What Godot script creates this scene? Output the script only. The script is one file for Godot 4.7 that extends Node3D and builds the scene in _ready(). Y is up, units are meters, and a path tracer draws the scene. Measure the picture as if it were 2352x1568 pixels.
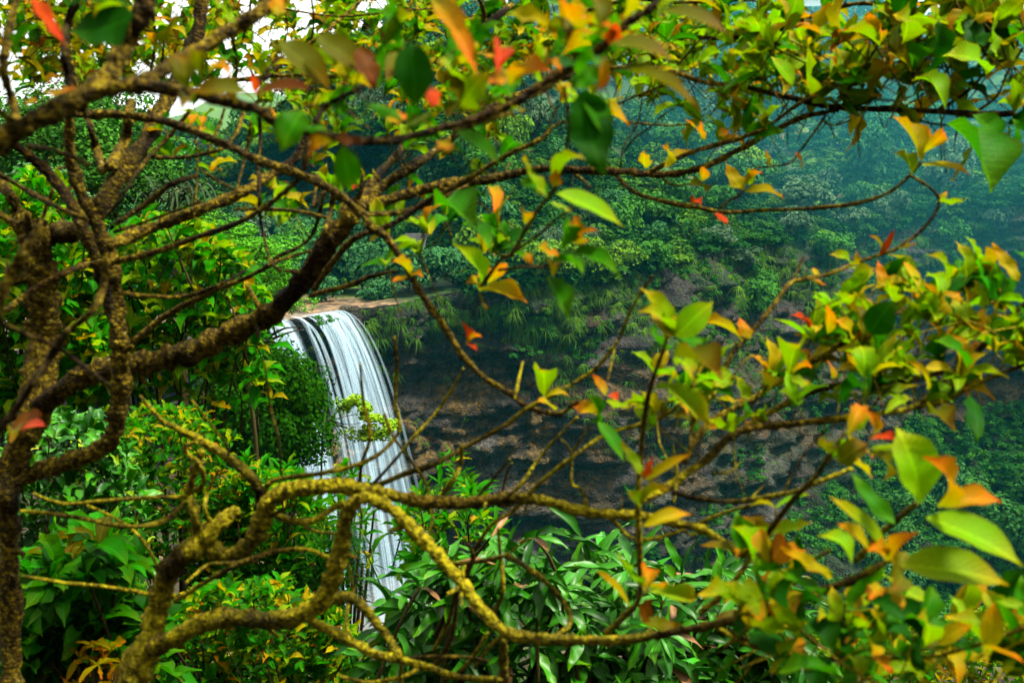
extends Node3D
# A waterfall dropping into a wooded gorge, seen through the mossy branches of trees on the near hillside.

const FOCAL := 5852.0            # lens in traced-photo units (the frame is 4703 x 3136 of them)
const PITCH := -7.4
const SHAPES := 8
const RIM_SEEN := 510            # rim samples up to the right edge of the frame
var rng := RandomNumberGenerator.new()
var cam_basis := Basis()
var taken := {}
var M := {}
var leaf_meshes := []            # [palette][shape]
var plain_leaf := []
var nz := FastNoiseLite.new()
var nz2 := FastNoiseLite.new()

# ------------------------------------------------------------------ helpers
func numbered(called: String) -> String:
	var n: int = taken.get(called, 0)
	taken[called] = n + 1
	return called if n == 0 else "%s_%03d" % [called, n]

func thing(called: String, label: String, category: String, where := Vector3.ZERO, group := "") -> Node3D:
	var o := Node3D.new()
	o.name = numbered(called)
	add_child(o)
	o.position = where
	tag(o, label, category, group)
	return o

func tag(o: Node, label: String, category: String, group := "") -> void:
	o.set_meta("label", label)
	o.set_meta("category", category)
	if group: o.set_meta("group", group)

func part(called: String, mesh: Mesh, mat: Material, parent: Node, t := Transform3D()) -> MeshInstance3D:
	var o := MeshInstance3D.new()
	o.name = called
	o.mesh = mesh
	if mat: o.material_override = mat
	o.transform = t
	parent.add_child(o, true)
	return o

func structure(called: String, mesh: Mesh, mat: Material, label: String) -> MeshInstance3D:
	var o := part(called, mesh, mat, self)
	o.set_meta("kind", "structure")
	o.set_meta("label", label)
	return o

func at(vx: float, vy: float, d: float) -> Vector3:
	return cam_basis * Vector3((vx - 2351.5) / FOCAL * d, (1568.0 - vy) / FOCAL * d, -d)

func quarter(q: int) -> Vector2:
	return [Vector2(0, 0), Vector2(2351, 0), Vector2(0, 1567), Vector2(2351, 1567)][q - 1]

func pick(weights: Array) -> int:
	var total := 0.0
	for w in weights: total += w[1]
	var r := rng.randf() * total
	for w in weights:
		r -= w[1]
		if r <= 0.0: return w[0]
	return weights[-1][0]

func rand_dir() -> Vector3:
	var v := Vector3(rng.randfn(), rng.randfn(), rng.randfn())
	return v.normalized() if v.length() > 1e-4 else Vector3.UP

func arrays_mesh(v: PackedVector3Array, idx: PackedInt32Array, c := PackedColorArray(), uv := PackedVector2Array(), smooth := true) -> ArrayMesh:
	var st := SurfaceTool.new()
	st.begin(Mesh.PRIMITIVE_TRIANGLES)
	if not smooth: st.set_smooth_group(-1)
	for i in v.size():
		if c.size(): st.set_color(c[i])
		if uv.size(): st.set_uv(uv[i])
		st.add_vertex(v[i])
	for i in idx: st.add_index(i)
	st.generate_normals()
	return st.commit()

func many(called: String, mesh: Mesh, mat: Material, list: Array, colors: Array, parent: Node) -> MultiMeshInstance3D:
	var mm := MultiMesh.new()
	mm.transform_format = MultiMesh.TRANSFORM_3D
	mm.use_colors = true
	mm.mesh = mesh
	mm.instance_count = list.size()
	for i in list.size():
		mm.set_instance_transform(i, list[i])
		mm.set_instance_color(i, colors[i])
	var o := MultiMeshInstance3D.new()
	o.name = called
	o.multimesh = mm
	o.material_override = mat
	o.set_meta("kind", "stuff")
	parent.add_child(o, true)
	return o

func catmull(p: Array, steps: int) -> Array:
	var out := []
	for i in p.size() - 1:
		var a: Vector3 = p[maxi(i - 1, 0)]
		var b: Vector3 = p[i]
		var c: Vector3 = p[i + 1]
		var d: Vector3 = p[mini(i + 2, p.size() - 1)]
		for k in steps: out.append(b.cubic_interpolate(c, a, d, float(k) / steps))
	out.append(p[-1])
	return out

func tube(pts: Array, rad: Array, sides := 7, rough := 0.12, taper_end := true) -> ArrayMesh:
	var v := PackedVector3Array()
	var c := PackedColorArray()
	var idx := PackedInt32Array()
	var n := pts.size()
	var side := Vector3.UP
	var seed_off := rng.randf() * 100.0
	for i in n:
		var dir: Vector3 = (pts[mini(i + 1, n - 1)] - pts[maxi(i - 1, 0)]).normalized()
		if i == 0: side = dir.cross(Vector3(0.31, 0.2, 0.93)).normalized()
		side = (side - dir * side.dot(dir)).normalized()
		var other := dir.cross(side)
		for k in sides:
			var a := TAU * k / sides
			var r: float = rad[i] * (1.0 + rough * nz2.get_noise_3d(i * 6.0 + seed_off, cos(a) * 14.0, sin(a) * 14.0) * 2.2 + rough * 0.5 * nz.get_noise_3d(i * 19.0 + seed_off, cos(a) * 40.0, sin(a) * 40.0))
			var e: Vector3 = pts[i] + (side * cos(a) + other * sin(a)) * r
			v.append(e)
			# patches where the crust of lichen is thick or worn off
			var crust := nz.get_noise_3d(e.x * 90.0 + seed_off, e.y * 90.0, e.z * 90.0)
			var bald := smoothstep(0.06, 0.26, nz2.get_noise_3d(e.x * 55.0, e.y * 55.0 + seed_off, e.z * 55.0))
			c.append(Color(1.0, 0.98, 0.9).lerp(Color(0.30, 0.24, 0.18), bald) * (0.85 + 1.3 * crust))
	for i in n - 1:
		for k in sides:
			var a0 := i * sides + k
			var a1 := i * sides + (k + 1) % sides
			idx.append_array([a0, a0 + sides, a1, a1, a0 + sides, a1 + sides])
	for e in [0, n - 1]:
		var base: int = e * sides
		v.append(pts[e] + (pts[e] - pts[1 if e == 0 else n - 2]).normalized() * rad[e] * 0.6)
		c.append(Color(0.8, 0.75, 0.7))
		for k in sides:
			if e == 0: idx.append_array([v.size() - 1, base + k, base + (k + 1) % sides])
			else: idx.append_array([v.size() - 1, base + (k + 1) % sides, base + k])
	return arrays_mesh(v, idx, c)

func lin(r: float, g: float, b: float) -> Color:
	return Color(r, g, b)

func srgb(r: float, g: float, b: float) -> Color:
	return Color(r, g, b).linear_to_srgb()

# ------------------------------------------------------------------ leaves
# palette: [near the stalk, middle, tip], linear
var PAL := [
	[Color(.010, .075, .003), Color(.010, .085, .004), Color(.018, .085, .003)],   # 0 dark green
	[Color(.050, .190, .001), Color(.030, .190, .002), Color(.075, .190, .001)],   # 1 green
	[Color(.220, .330, .001), Color(.185, .345, .001), Color(.340, .230, .001)],   # 2 lime
	[Color(.330, .310, .002), Color(.360, .300, .002), Color(.480, .170, .004)],   # 3 yellow
	[Color(.240, .270, .002), Color(.440, .200, .003), Color(.600, .110, .005)],   # 4 orange
	[Color(.420, .060, .006), Color(.520, .055, .008), Color(.450, .030, .010)],   # 5 red
	[Color(.090, .115, .002), Color(.105, .110, .002), Color(.160, .070, .003)],   # 6 olive
	[Color(.200, .390, .002), Color(.165, .410, .002), Color(.280, .320, .002)],   # 7 pale lime
	[Color(.200, .110, .040), Color(.240, .130, .055), Color(.160, .080, .030)],   # 8 dead brown
	[Color(.026, .155, .002), Color(.022, .160, .003), Color(.045, .150, .002)],   # 9 leathery
	[Color(.030, .230, .002), Color(.018, .240, .002), Color(.060, .240, .002)],   # 10 fresh green
	[Color(.130, .050, .004), Color(.120, .040, .005), Color(.100, .020, .004)],   # 11 maroon
]

func leaf_mesh(shape: int, cols: Array) -> ArrayMesh:
	# stalk at the origin, tip at (0, 1, 0), full width 1, upper side +z
	var n := 10
	var v := PackedVector3Array()
	var c := PackedColorArray()
	var uv := PackedVector2Array()
	var idx := PackedInt32Array()
	var arch: float = [0.06, 0.16, -0.10, 0.26, 0.12, -0.06, 0.20, 0.10][shape % SHAPES]
	var fold: float = [0.10, 0.16, 0.06, 0.20, 0.30, 0.12, 0.24, -0.08][shape % SHAPES]
	var wave: float = [0.012, 0.040, 0.06, 0.02, 0.03, 0.07, 0.05, 0.045][shape % SHAPES]
	var fat: float = [0.80, 0.95, 0.72, 0.88, 1.05, 0.78, 0.86, 0.92][shape % SHAPES]
	var twist: float = [0.0, 0.35, -0.3, 0.55, -0.6, 0.2, 0.9, -0.2][shape % SHAPES]
	for i in n + 1:
		var t := float(i) / n
		var w := 0.5 * pow(maxf(sin(PI * pow(t, fat)), 0.0), 0.8)
		if t < 0.1: w = 0.035
		if t > 0.84: w = lerpf(w, 0.06, 0.55)
		if i == n: w = 0.008
		var z := arch * 4.0 * t * (1.0 - t)
		var side := 0.03 * sin(t * 7.0 + shape)
		var tw := twist * (t - 0.5)
		for k in 3:
			var s := k - 1.0
			if k != 1 and i > 1 and i < n: s *= 1.0 + 0.34 * nz2.get_noise_2d(t * 60.0 + shape * 31.0, s * 40.0) * clampf(shape - 1.0, 0.0, 1.5)
			var lift: float = absf(s) * w * fold * 2.0 + s * w * tw + wave * sin(t * 15.0 + s * 1.7 + shape) * absf(s)
			v.append(Vector3(s * w + side * 0.5, t, z + lift))
			var col: Color = cols[0].lerp(cols[1], clampf(t * 2.2, 0, 1)) if t < 0.55 else cols[1].lerp(cols[2], clampf((t - 0.55) / 0.45, 0, 1))
			c.append(col)
			uv.append(Vector2(0.5 + s * 0.5 * (w / 0.5), t))
	for i in n:
		for k in 2:
			var a := i * 3 + k
			idx.append_array([a, a + 3, a + 1, a + 1, a + 3, a + 4])
	return arrays_mesh(v, idx, c, uv)

func leaf_frame(base: Vector3, dir: Vector3, length: float, width: float, up: Vector3) -> Transform3D:
	var y := dir.normalized()
	var z := (up - y * up.dot(y))
	if z.length() < 0.05: z = y.cross(Vector3(0.9, 0.1, 0.4))
	z = z.normalized()
	var x := y.cross(z)
	return Transform3D(Basis(x * width, y * length, z * minf(length, width * 2.2)), base)

# a growing thing gathers its leaves, then hangs the largest as parts and the rest as one foliage part
class Grower:
	var node: Node3D
	var leaves := []      # [transform, palette, shape, score]

func add_leaf(g: Grower, t: Transform3D, pal: int, extra := 1.0) -> void:
	var mid := t.origin + t.basis.y * 0.5
	var local := cam_basis.transposed() * mid
	var d := -local.z
	var score := 0.0
	if d > 0.3:
		var sx := local.x / d * FOCAL
		var sy := local.y / d * FOCAL
		var inside := absf(sx) < 2420.0 and absf(sy) < 1640.0
		score = t.basis.y.length() * t.basis.x.length() / (d * d) * (1.0 if inside else 0.001) * extra
	g.leaves.append([t, pal, rng.randi() % SHAPES, score])

func rosette(g: Grower, p: Vector3, axis: Vector3, n: int, length: float, wide: float, weights: Array, spread := 1.0, droop := 0.25, extra := 1.0) -> void:
	var u := axis.cross(Vector3(0.2, 0.3, 0.93)).normalized()
	var w := axis.cross(u)
	var a0 := rng.randf() * TAU
	for i in n:
		var a := a0 + i * 2.4 + rng.randf_range(-0.3, 0.3)
		var open := spread * rng.randf_range(0.45, 1.25)
		var out := u * cos(a) + w * sin(a)
		var dir := (axis * cos(open) + out * sin(open) + Vector3.DOWN * droop * rng.randf_range(0.2, 1.4)).normalized()
		var l := length * rng.randf_range(0.6, 1.2)
		var pal := pick(weights)
		if pal == 4 or pal == 5: l *= 0.75
		var up := (axis + Vector3.UP * 0.7 - out * 0.25 + rand_dir() * 0.35).normalized()
		add_leaf(g, leaf_frame(p + dir * length * 0.02, dir, l, l * wide * rng.randf_range(0.8, 1.2), up), pal, extra)

func hang_leaves(g: Grower, most: int, mat: Material) -> void:
	g.leaves.sort_custom(func(a, b): return a[3] > b[3])
	var inv := g.node.transform.affine_inverse()
	var rest := []
	var cols := []
	for i in g.leaves.size():
		var l: Array = g.leaves[i]
		if i < most and l[3] > 0.0:
			part("leaf", leaf_meshes[l[1]][l[2]], mat, g.node, inv * l[0])
		else:
			rest.append(inv * l[0])
			var c: Color = PAL[l[1]][1]
			cols.append(c * rng.randf_range(0.75, 1.2))
	if rest.size(): many("foliage", plain_leaf[0], mat, rest, cols, g.node)

# ------------------------------------------------------------------ ground shapes
func near_ground(x: float, z: float) -> float:
	var d := -z
	var y := -1.75 - 0.26 * maxf(d, 0.0) + 0.85 * maxf(0.0, z - 1.2)  # unseen bank behind the camera, added to block sky light on front faces
	y += 0.40 * maxf(0.0, -x - 3.0 - d * 0.18)                     # rises to the left
	var edge := 13.0 + 36.0 * smoothstep(-3.0, -9.0, x)
	y -= 1.7 * maxf(0.0, d - edge)                                  # falls into the gorge
	return y + 0.25 * nz.get_noise_2d(x * 3.0, z * 3.0) + 0.9 * nz.get_noise_2d(x * 0.6, z * 0.6) * clampf(d / 20.0, 0, 1)

var rim := []            # resampled [pos(x, h, z), outward, s-zone(0 fall .. 1 right), base height]
func make_rim() -> void:
	# x, distance, rim height, zone, foot height
	var k := [[-62, 40, -11, 0, -60], [-48, 75, -12, 0, -62], [-34, 108, -14, 0, -62], [-26.0, 128.2, -15, 0, -62], [-19.6, 140.8, -15, 0, -62], [-13.4, 148, -14.8, 0.05, -62], [-8.0, 156, -14.3, 0.2, -60],
		[2, 160, -13.5, 0.5, -58], [12, 166, -13.2, 0.9, -56], [27, 184, -11.5, 1, -52], [42, 203, -10.5, 1, -46], [60, 220, -10, 1, -42], [78, 226, -6, 0.6, -42], [96, 222, -4.5, 0.6, -38], [116, 203, -4, 0.8, -38], [135, 165, -3, 1, -40], [146, 118, 2, 0.6, -40], [140, 70, 4, 0.5, -42], [112, 28, 2, 0.5, -44]]  # points past the right edge are added unseen, to darken the gorge there
	var pts := []
	var ext := []
	for e in k:
		pts.append(Vector3(e[0], e[2], -e[1]))
		ext.append(Vector3(e[3], e[4], 0))
	var p := catmull(pts, 34)
	var x := catmull(ext, 34)
	for i in p.size():
		var t: Vector3 = p[mini(i + 6, p.size() - 1)] - p[maxi(i - 6, 0)]
		var out := Vector3(-t.z, 0, t.x).normalized()
		rim.append([p[i], out, clampf(x[i].x, 0, 1), x[i].y])

func face_point(i: int, h: float) -> Vector3:
	var r: Array = rim[i]
	var p: Vector3 = r[0]
	var t: float = p.y - h
	var zone: float = r[2]
	var n1 := nz.get_noise_3d(p.x * 1.4, h * 1.1, p.z * 1.4)
	var n2 := nz2.get_noise_3d(p.x * 2.2, h * 6.0, p.z * 2.2)
	var n3 := nz.get_noise_3d(p.x * 5.0, h * 9.0, p.z * 5.0)
	var n4 := nz.get_noise_3d(p.x * 9.0, h * 2.0, p.z * 9.0)
	# beds of rock: ledges that step in and out with height
	var bed := h * 0.42 + nz2.get_noise_2d(p.x * 0.7, p.z * 0.7) * 1.6
	var frac := bed - floorf(bed)
	var step_ := nz.get_noise_1d(floorf(bed) * 37.0) * 4.2 * smoothstep(0.0, 0.10, frac) + nz.get_noise_1d((floorf(bed) - 1.0) * 37.0) * 4.2 * (1.0 - smoothstep(0.0, 0.10, frac))
	var bed2 := h * 1.25 + nz2.get_noise_2d(p.x * 1.1, p.z * 1.1) * 2.4
	var f2 := bed2 - floorf(bed2)
	step_ += (nz.get_noise_1d(floorf(bed2) * 53.0 + 7.0) * smoothstep(0.0, 0.15, f2) + nz.get_noise_1d((floorf(bed2) - 1.0) * 53.0 + 7.0) * (1.0 - smoothstep(0.0, 0.15, f2))) * 1.6
	var bi := int(floorf(bed))
	var cell := int(floorf(i * 0.13 + fposmod(bi * 0.37, 1.0) * 3.0 + n4 * 0.5))
	step_ += (fposmod(sin(bi * 12.9 + cell * 78.2) * 4375.5, 1.0) - 0.5) * 1.7
	step_ *= 1.0 - 0.55 * smoothstep(0.5, 0.95, zone)
	var o := zone * 0.50 * minf(t, 8.0 + 5.0 * smoothstep(0.7, 1.0, zone)) + 0.05 * t - 3.0 * (1.0 - zone * 0.6) * smoothstep(-21.0, -25.0, h) + 2.4 * smoothstep(-26.0, -29.5, h)
	o += (n1 * 3.2 + n2 * 1.5 + n3 * 1.1) * smoothstep(0.0, 2.5, t) * (0.55 + 0.45 * zone) + step_ * smoothstep(1.0, 3.0, t)
	o += n4 * 1.3 * zone * smoothstep(0.0, 4.0, t)
	o -= (1.0 - zone) * 2.2 * smoothstep(1.5, 7.0, t)
	var foot: float = r[3] + nz.get_noise_2d(p.x * 2.0, p.z * 2.0) * 5.0
	if h < foot: o += (foot - h) * 1.3
	return Vector3(p.x, h, p.z) + r[1] * o

func hill_point(i: int, b: float) -> Vector3:
	var r: Array = rim[i]
	var p: Vector3 = r[0] - r[1] * b
	var zone: float = r[2]
	var calm := 0.19 * clampf(b - 30.0, 0.0, 115.0) + 0.01 * b
	var steep := 0.50 * minf(b, 60.0) + 0.40 * clampf(b - 60.0, 0, 60.0) + 0.06 * maxf(0.0, b - 120.0)
	steep *= lerpf(0.25, 1.0, smoothstep(-62.0, -6.0, p.x))
	var y := p.y + lerpf(calm, steep, smoothstep(0.1, 0.8, zone))
	y += nz.get_noise_2d(p.x * 0.8, p.z * 0.8) * minf(b * 0.10, 7.0) * (0.35 + 0.65 * zone)
	y += nz.get_noise_2d(p.x * 6.0, p.z * 6.0) * 0.25
	return Vector3(p.x, y, p.z)

# ------------------------------------------------------------------ materials
func noise_tex(freq: float, ramp: Array, size := 512, seed_ := 1, octaves := 5, kind := FastNoiseLite.TYPE_SIMPLEX_SMOOTH) -> NoiseTexture2D:
	var n := FastNoiseLite.new()
	n.noise_type = kind
	n.seed = seed_
	n.frequency = freq
	n.fractal_octaves = octaves
	var t := NoiseTexture2D.new()
	t.width = size
	t.height = size
	t.seamless = true
	t.noise = n
	if ramp.size():
		var gr := Gradient.new()
		gr.offsets = PackedFloat32Array(ramp.map(func(e): return e[0]))
		gr.colors = PackedColorArray(ramp.map(func(e): return e[1].linear_to_srgb()))
		t.color_ramp = gr
	return t

func leaf_texture() -> ImageTexture:
	var im := Image.create(96, 192, false, Image.FORMAT_RGB8)
	for y in 192:
		for x in 96:
			var u := (x + 0.5) / 96.0 - 0.5
			var t := (y + 0.5) / 192.0
			var vein := exp(-pow(u / 0.022, 2.0)) * 0.9
			var s := fposmod((t - absf(u) * 0.75) * 11.0, 1.0)
			vein = maxf(vein, exp(-pow((s - 0.5) / 0.11, 2.0)) * 0.45 * clampf(1.0 - absf(u) * 1.7, 0, 1))
			var mott := 0.90 + 0.16 * nz.get_noise_2d(x * 5.0, y * 5.0)
			var k := mott * (0.88 + 0.42 * vein)
			var rim_ := smoothstep(0.43, 0.5, absf(u) + 0.05 * nz2.get_noise_2d(x * 9.0, y * 9.0)) * 0.8
			var speck := smoothstep(0.30, 0.38, nz2.get_noise_2d(x * 14.0 + 90.0, y * 14.0)) * 0.7
			var q := Color(minf(k * 0.95 + vein * 0.05, 1), minf(k * 0.95, 1), minf(k * 0.9, 1))
			im.set_pixel(x, y, q.lerp(Color(0.95, 0.62, 0.5), rim_).lerp(Color(0.62, 0.42, 0.3), speck))
	return ImageTexture.create_from_image(im)

func leaf_mat(rough: float, spec: float, through: Color) -> StandardMaterial3D:
	var m := StandardMaterial3D.new()
	m.vertex_color_use_as_albedo = true
	m.albedo_texture = M.leaf_tex
	m.roughness = rough
	m.metallic_specular = spec
	m.cull_mode = BaseMaterial3D.CULL_DISABLED
	m.backlight_enabled = true
	m.backlight = through
	return m

func bark_mat(ramp: Array, scale: float, relief: float, seed_: int) -> StandardMaterial3D:
	var m := StandardMaterial3D.new()
	m.vertex_color_use_as_albedo = true
	m.albedo_texture = noise_tex(0.028, ramp, 512, seed_, 6)
	m.uv1_triplanar = true
	m.uv1_world_triplanar = true
	m.uv1_scale = Vector3.ONE * scale
	m.roughness = 0.95
	m.metallic_specular = 0.2
	m.heightmap_enabled = true
	m.heightmap_texture = M.bark_height
	m.heightmap_scale = relief
	return m

func make_materials() -> void:
	M.leaf_tex = leaf_texture()
	M.leaf = leaf_mat(0.55, 0.12, Color(0.92, 1.0, 0.6))
	M.gloss = leaf_mat(0.38, 0.22, Color(0.35, 0.5, 0.25))
	M.far_leaf = leaf_mat(0.8, 0.08, Color(0.45, 0.6, 0.35))
	M.far_leaf.albedo_texture = null
	M.bark_height = noise_tex(0.05, [], 512, 9, 5)
	M.bark = bark_mat([[0.0, Color(.012, .008, .002)], [0.40, Color(.020, .013, .001)], [0.56, Color(.062, .041, .002)], [0.72, Color(.165, .118, .003)], [0.84, Color(.16, .140, .003)], [0.93, Color(.36, .34, .20)], [1.0, Color(.55, .56, .46)]], 5.0, 1.2, 3)
	M.moss = bark_mat([[0.0, Color(.015, .010, .002)], [0.36, Color(.050, .038, .001)], [0.54, Color(.125, .108, .001)], [0.70, Color(.25, .225, .002)], [0.86, Color(.19, .115, .003)], [0.95, Color(.45, .42, .25)], [1.0, Color(.6, .6, .5)]], 5.0, 1.0, 5)
	M.stem = bark_mat([[0.0, Color(.008, .006, .002)], [0.5, Color(.03, .022, .006)], [1.0, Color(.08, .07, .015)]], 6.0, 0.4, 8)
	var rock := StandardMaterial3D.new()
	rock.vertex_color_use_as_albedo = true
	rock.albedo_texture = noise_tex(0.01, [[0.0, Color(.06, .06, .06)], [0.38, Color(.24, .24, .24)], [0.54, Color(.52, .51, .50)], [0.70, Color(.85, .82, .78)], [1.0, Color(1, .97, .92)]], 1024, 21, 6)
	rock.uv1_triplanar = true
	rock.uv1_world_triplanar = true
	rock.uv1_scale = Vector3(0.10, 0.14, 0.10)
	rock.roughness = 0.75
	rock.metallic_specular = 0.22
	rock.heightmap_enabled = true
	rock.heightmap_texture = noise_tex(0.02, [], 1024, 22, 6)
	rock.heightmap_scale = 50.0
	rock.albedo_color = srgb(0.62, 0.62, 0.62)
	M.rock = rock
	var soil := rock.duplicate()
	soil.uv1_scale = Vector3.ONE * 0.3
	soil.heightmap_scale = 6.0
	soil.albedo_texture = noise_tex(0.01, [[0.0, Color(.3, .3, .3)], [0.5, Color(.7, .7, .7)], [1.0, Color(1, 1, 1)]], 512, 23, 6)
	soil.albedo_color = Color.WHITE
	M.soil = soil

# ------------------------------------------------------------------ main
func _ready() -> void:
	rng.seed = 77
	nz.seed = 11
	nz.frequency = 0.05
	nz.fractal_octaves = 4
	nz2.seed = 12
	nz2.frequency = 0.05
	nz2.fractal_octaves = 3
	# camera
	var cam := Camera3D.new()
	cam.name = "camera"
	add_child(cam)
	cam.rotation_degrees = Vector3(PITCH, 0, 0)
	cam_basis = cam.basis
	var lens := CameraAttributesPhysical.new()
	lens.frustum_focal_length = 12.0 / tan(deg_to_rad(15.0))
	lens.frustum_near = 0.05
	lens.frustum_far = 3000.0
	lens.frustum_focus_distance = 45.0
	lens.exposure_aperture = 10.0
	cam.attributes = lens
	cam.near = 0.05
	cam.far = 3000.0
	cam.fov = 30.0
	cam.current = true
	# overcast sky, exposed for the shade of the gorge
	var env := Environment.new()
	var sky := Sky.new()
	var air := ProceduralSkyMaterial.new()
	air.sky_top_color = Color(1.0, 0.99, 0.94)
	air.sky_horizon_color = Color(0.62, 0.625, 0.615)
	air.sky_curve = 0.25
	air.ground_bottom_color = Color(0.10, 0.12, 0.09)
	air.ground_horizon_color = Color(0.30, 0.34, 0.30)
	air.ground_curve = 0.02
	air.sky_energy_multiplier = 0.6
	air.sun_angle_max = 2.0
	sky.sky_material = air
	env.background_mode = Environment.BG_SKY
	env.sky = sky
	env.tonemap_mode = Environment.TONE_MAPPER_LINEAR
	env.tonemap_exposure = 12.2
	env.fog_enabled = true
	env.fog_density = 0.00005
	env.fog_light_color = srgb(0.05, 0.72, 0.90)
	env.volumetric_fog_enabled = true
	env.volumetric_fog_density = 0.0
	env.sdfgi_enabled = true
	env.ssao_enabled = true
	env.ssil_enabled = true
	var we := WorldEnvironment.new()
	we.name = "sky"
	we.environment = env
	add_child(we)
	var sun := DirectionalLight3D.new()
	sun.name = "sun"
	sun.light_energy = 0.5
	sun.light_angular_distance = 12.0
	sun.light_color = Color(1.0, 0.97, 0.90)
	sun.shadow_enabled = true
	sun.rotation_degrees = Vector3(-62, 82, 0)
	add_child(sun)

	make_materials()
	for p in PAL.size():
		var row := []
		for s in SHAPES: row.append(leaf_mesh(s, PAL[p]))
		leaf_meshes.append(row)
	plain_leaf.append(leaf_mesh(1, [Color(.9, 1, 1), Color(1, 1, 1), Color(1.15, .95, 1)]))
	make_rim()
	build_land()
	build_waterfall()
	build_far_woods()
	build_mist()
	build_houses()
	build_near_slope()
	build_shrubs()
	build_trees()

# ------------------------------------------------------------------ the gorge
var face_grid := []      # face_grid[i][row]
var FACE_ROWS := 190
func seen_at(p: Vector3) -> Vector3:          # where a point shows in the frame: x, y in traced-photo units, z = distance
	var l := cam_basis.transposed() * p
	return Vector3(2351.5 + l.x / -l.z * FOCAL, 1568.0 - l.y / -l.z * FOCAL, -l.z)

func build_land() -> void:
	var v := PackedVector3Array()
	var c := PackedColorArray()
	var idx := PackedInt32Array()
	for i in rim.size():
		var col := []
		var top: float = rim[i][0].y
		for r in FACE_ROWS:
			var h := lerpf(top, -76.0, pow(float(r) / (FACE_ROWS - 1), 1.05))
			var p := face_point(i, h)
			col.append(p)
			v.append(p)
			var zone: float = rim[i][2]
			var band := nz.get_noise_2d(h * 4.0 + nz.get_noise_2d(p.x * 2.0, p.z * 2.0) * 12.0, p.x * 1.8)
			var blot := nz.get_noise_3d(p.x * 2.2, h * 3.0, p.z * 2.2)
			var streak := nz2.get_noise_3d(p.x * 5.0, h * 0.6, p.z * 5.0)
			var k := Color(.036, .032, .030)
			k = k.lerp(Color(.062, .052, .046), smoothstep(0.0, 0.4, blot))
			var ochre := smoothstep(-22.0, -27.0, h) * (1.0 - smoothstep(-38.0, -48.0, h)) * (1.0 - 0.45 * zone)
			k = k.lerp(Color(.130, .084, .020), ochre * smoothstep(-0.34, 0.02, band))
			k = k.lerp(Color(.050, .028, .012), 0.8 * smoothstep(0.12, 0.4, band) * (1.0 - ochre))
			k = k.lerp(Color(.005, .005, .006), smoothstep(0.05, 0.3, streak) * 0.8)
			k = k.lerp(Color(.11, .105, .10), smoothstep(0.22, 0.42, nz.get_noise_3d(p.x * 1.6 + 40.0, h * 2.5, p.z * 1.6)) * 0.8)
			var green := smoothstep(0.0, 0.3, zone) * smoothstep(-0.25, 0.2, nz2.get_noise_3d(p.x * 1.6, h * 2.0, p.z * 1.6)) * (1.0 - smoothstep(-18.0, -24.0, h) * (1.0 - 0.5 * smoothstep(0.8, 1.0, zone)))
			if h < rim[i][3]: green = 0.9
			k = k.lerp(Color(.012, .040, .006), green * 0.9)
			c.append(k)
		face_grid.append(col)
	for i in rim.size() - 1:
		for r in FACE_ROWS - 1:
			var a := i * FACE_ROWS + r
			idx.append_array([a, a + FACE_ROWS, a + 1, a + 1, a + FACE_ROWS, a + FACE_ROWS + 1])
	structure("cliff", arrays_mesh(v, idx, c), M.rock, "dark stratified rock cliff around the gorge with ochre bands")
	# the land behind the rim
	v = PackedVector3Array()
	c = PackedColorArray()
	idx = PackedInt32Array()
	var rows := []
	for r in 64: rows.append(r * 0.8 if r < 40 else 32.0 + pow(r - 40.0, 1.75) * 1.75)
	for i in rim.size():
		for b in rows:
			var p := hill_point(i, b)
			v.append(p)
			var zone: float = rim[i][2]
			var n := nz.get_noise_2d(p.x * 1.2, p.z * 1.2)
			var k := Color(.012, .032, .007).lerp(Color(.045, .100, .009), smoothstep(0.05, 0.4, n))
			k = k.lerp(Color(.10, .07, .03), smoothstep(0.25, 0.5, nz2.get_noise_2d(p.x * 2.0, p.z * 2.0)) * 0.7)
			var bed := (1.0 - smoothstep(0.03, 0.12, zone)) * (1.0 - smoothstep(17.0, 27.0, b + n * 14.0))
			k = k.lerp(Color(.15, .095, .05).lerp(Color(.035, .026, .018), smoothstep(-0.2, 0.3, nz2.get_noise_2d(p.x * 9.0, p.z * 9.0))), bed)
			c.append(k)
	var nr := rows.size()
	for i in rim.size() - 1:
		for r in nr - 1:
			var a := i * nr + r
			idx.append_array([a, a + 1, a + nr, a + nr, a + 1, a + nr + 1])
	structure("hillside", arrays_mesh(v, idx, c), M.soil, "green wooded hillside above the far cliff")
	# floor of the gorge, and the blue hills far behind
	var floor_mesh := PlaneMesh.new()
	floor_mesh.size = Vector2(1400, 1400)
	var gm := StandardMaterial3D.new()
	gm.albedo_color = srgb(.05, .09, .03)
	gm.albedo_texture = M.rock.albedo_texture
	gm.uv1_triplanar = true
	gm.uv1_world_triplanar = true
	gm.uv1_scale = Vector3.ONE * 0.05
	gm.roughness = 0.9
	structure("ground", floor_mesh, gm, "shaded green floor of the gorge").position = Vector3(0, -74, -300)
	v = PackedVector3Array()
	c = PackedColorArray()
	idx = PackedInt32Array()
	var nx := 90
	var nd := 14
	for ix in nx:
		for id in nd:
			var x := -620.0 + ix * 12.0
			var dist := 560.0 + id * 22.0
			var f := sin(PI * id / (nd - 1.0))
			var y := -20.0 + f * (52.0 + 30.0 * nz.get_noise_1d(x * 0.22) + 0.03 * x + 10.0 * nz.get_noise_2d(x * 0.9, dist * 0.9))
			v.append(Vector3(x, y, -dist))
			c.append(Color(.03, .075, .02).lerp(Color(.06, .12, .02), nz2.get_noise_2d(x, dist) + 0.5))
	for ix in nx - 1:
		for id in nd - 1:
			var a := ix * nd + id
			idx.append_array([a, a + 1, a + nd, a + nd, a + 1, a + nd + 1])
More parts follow.
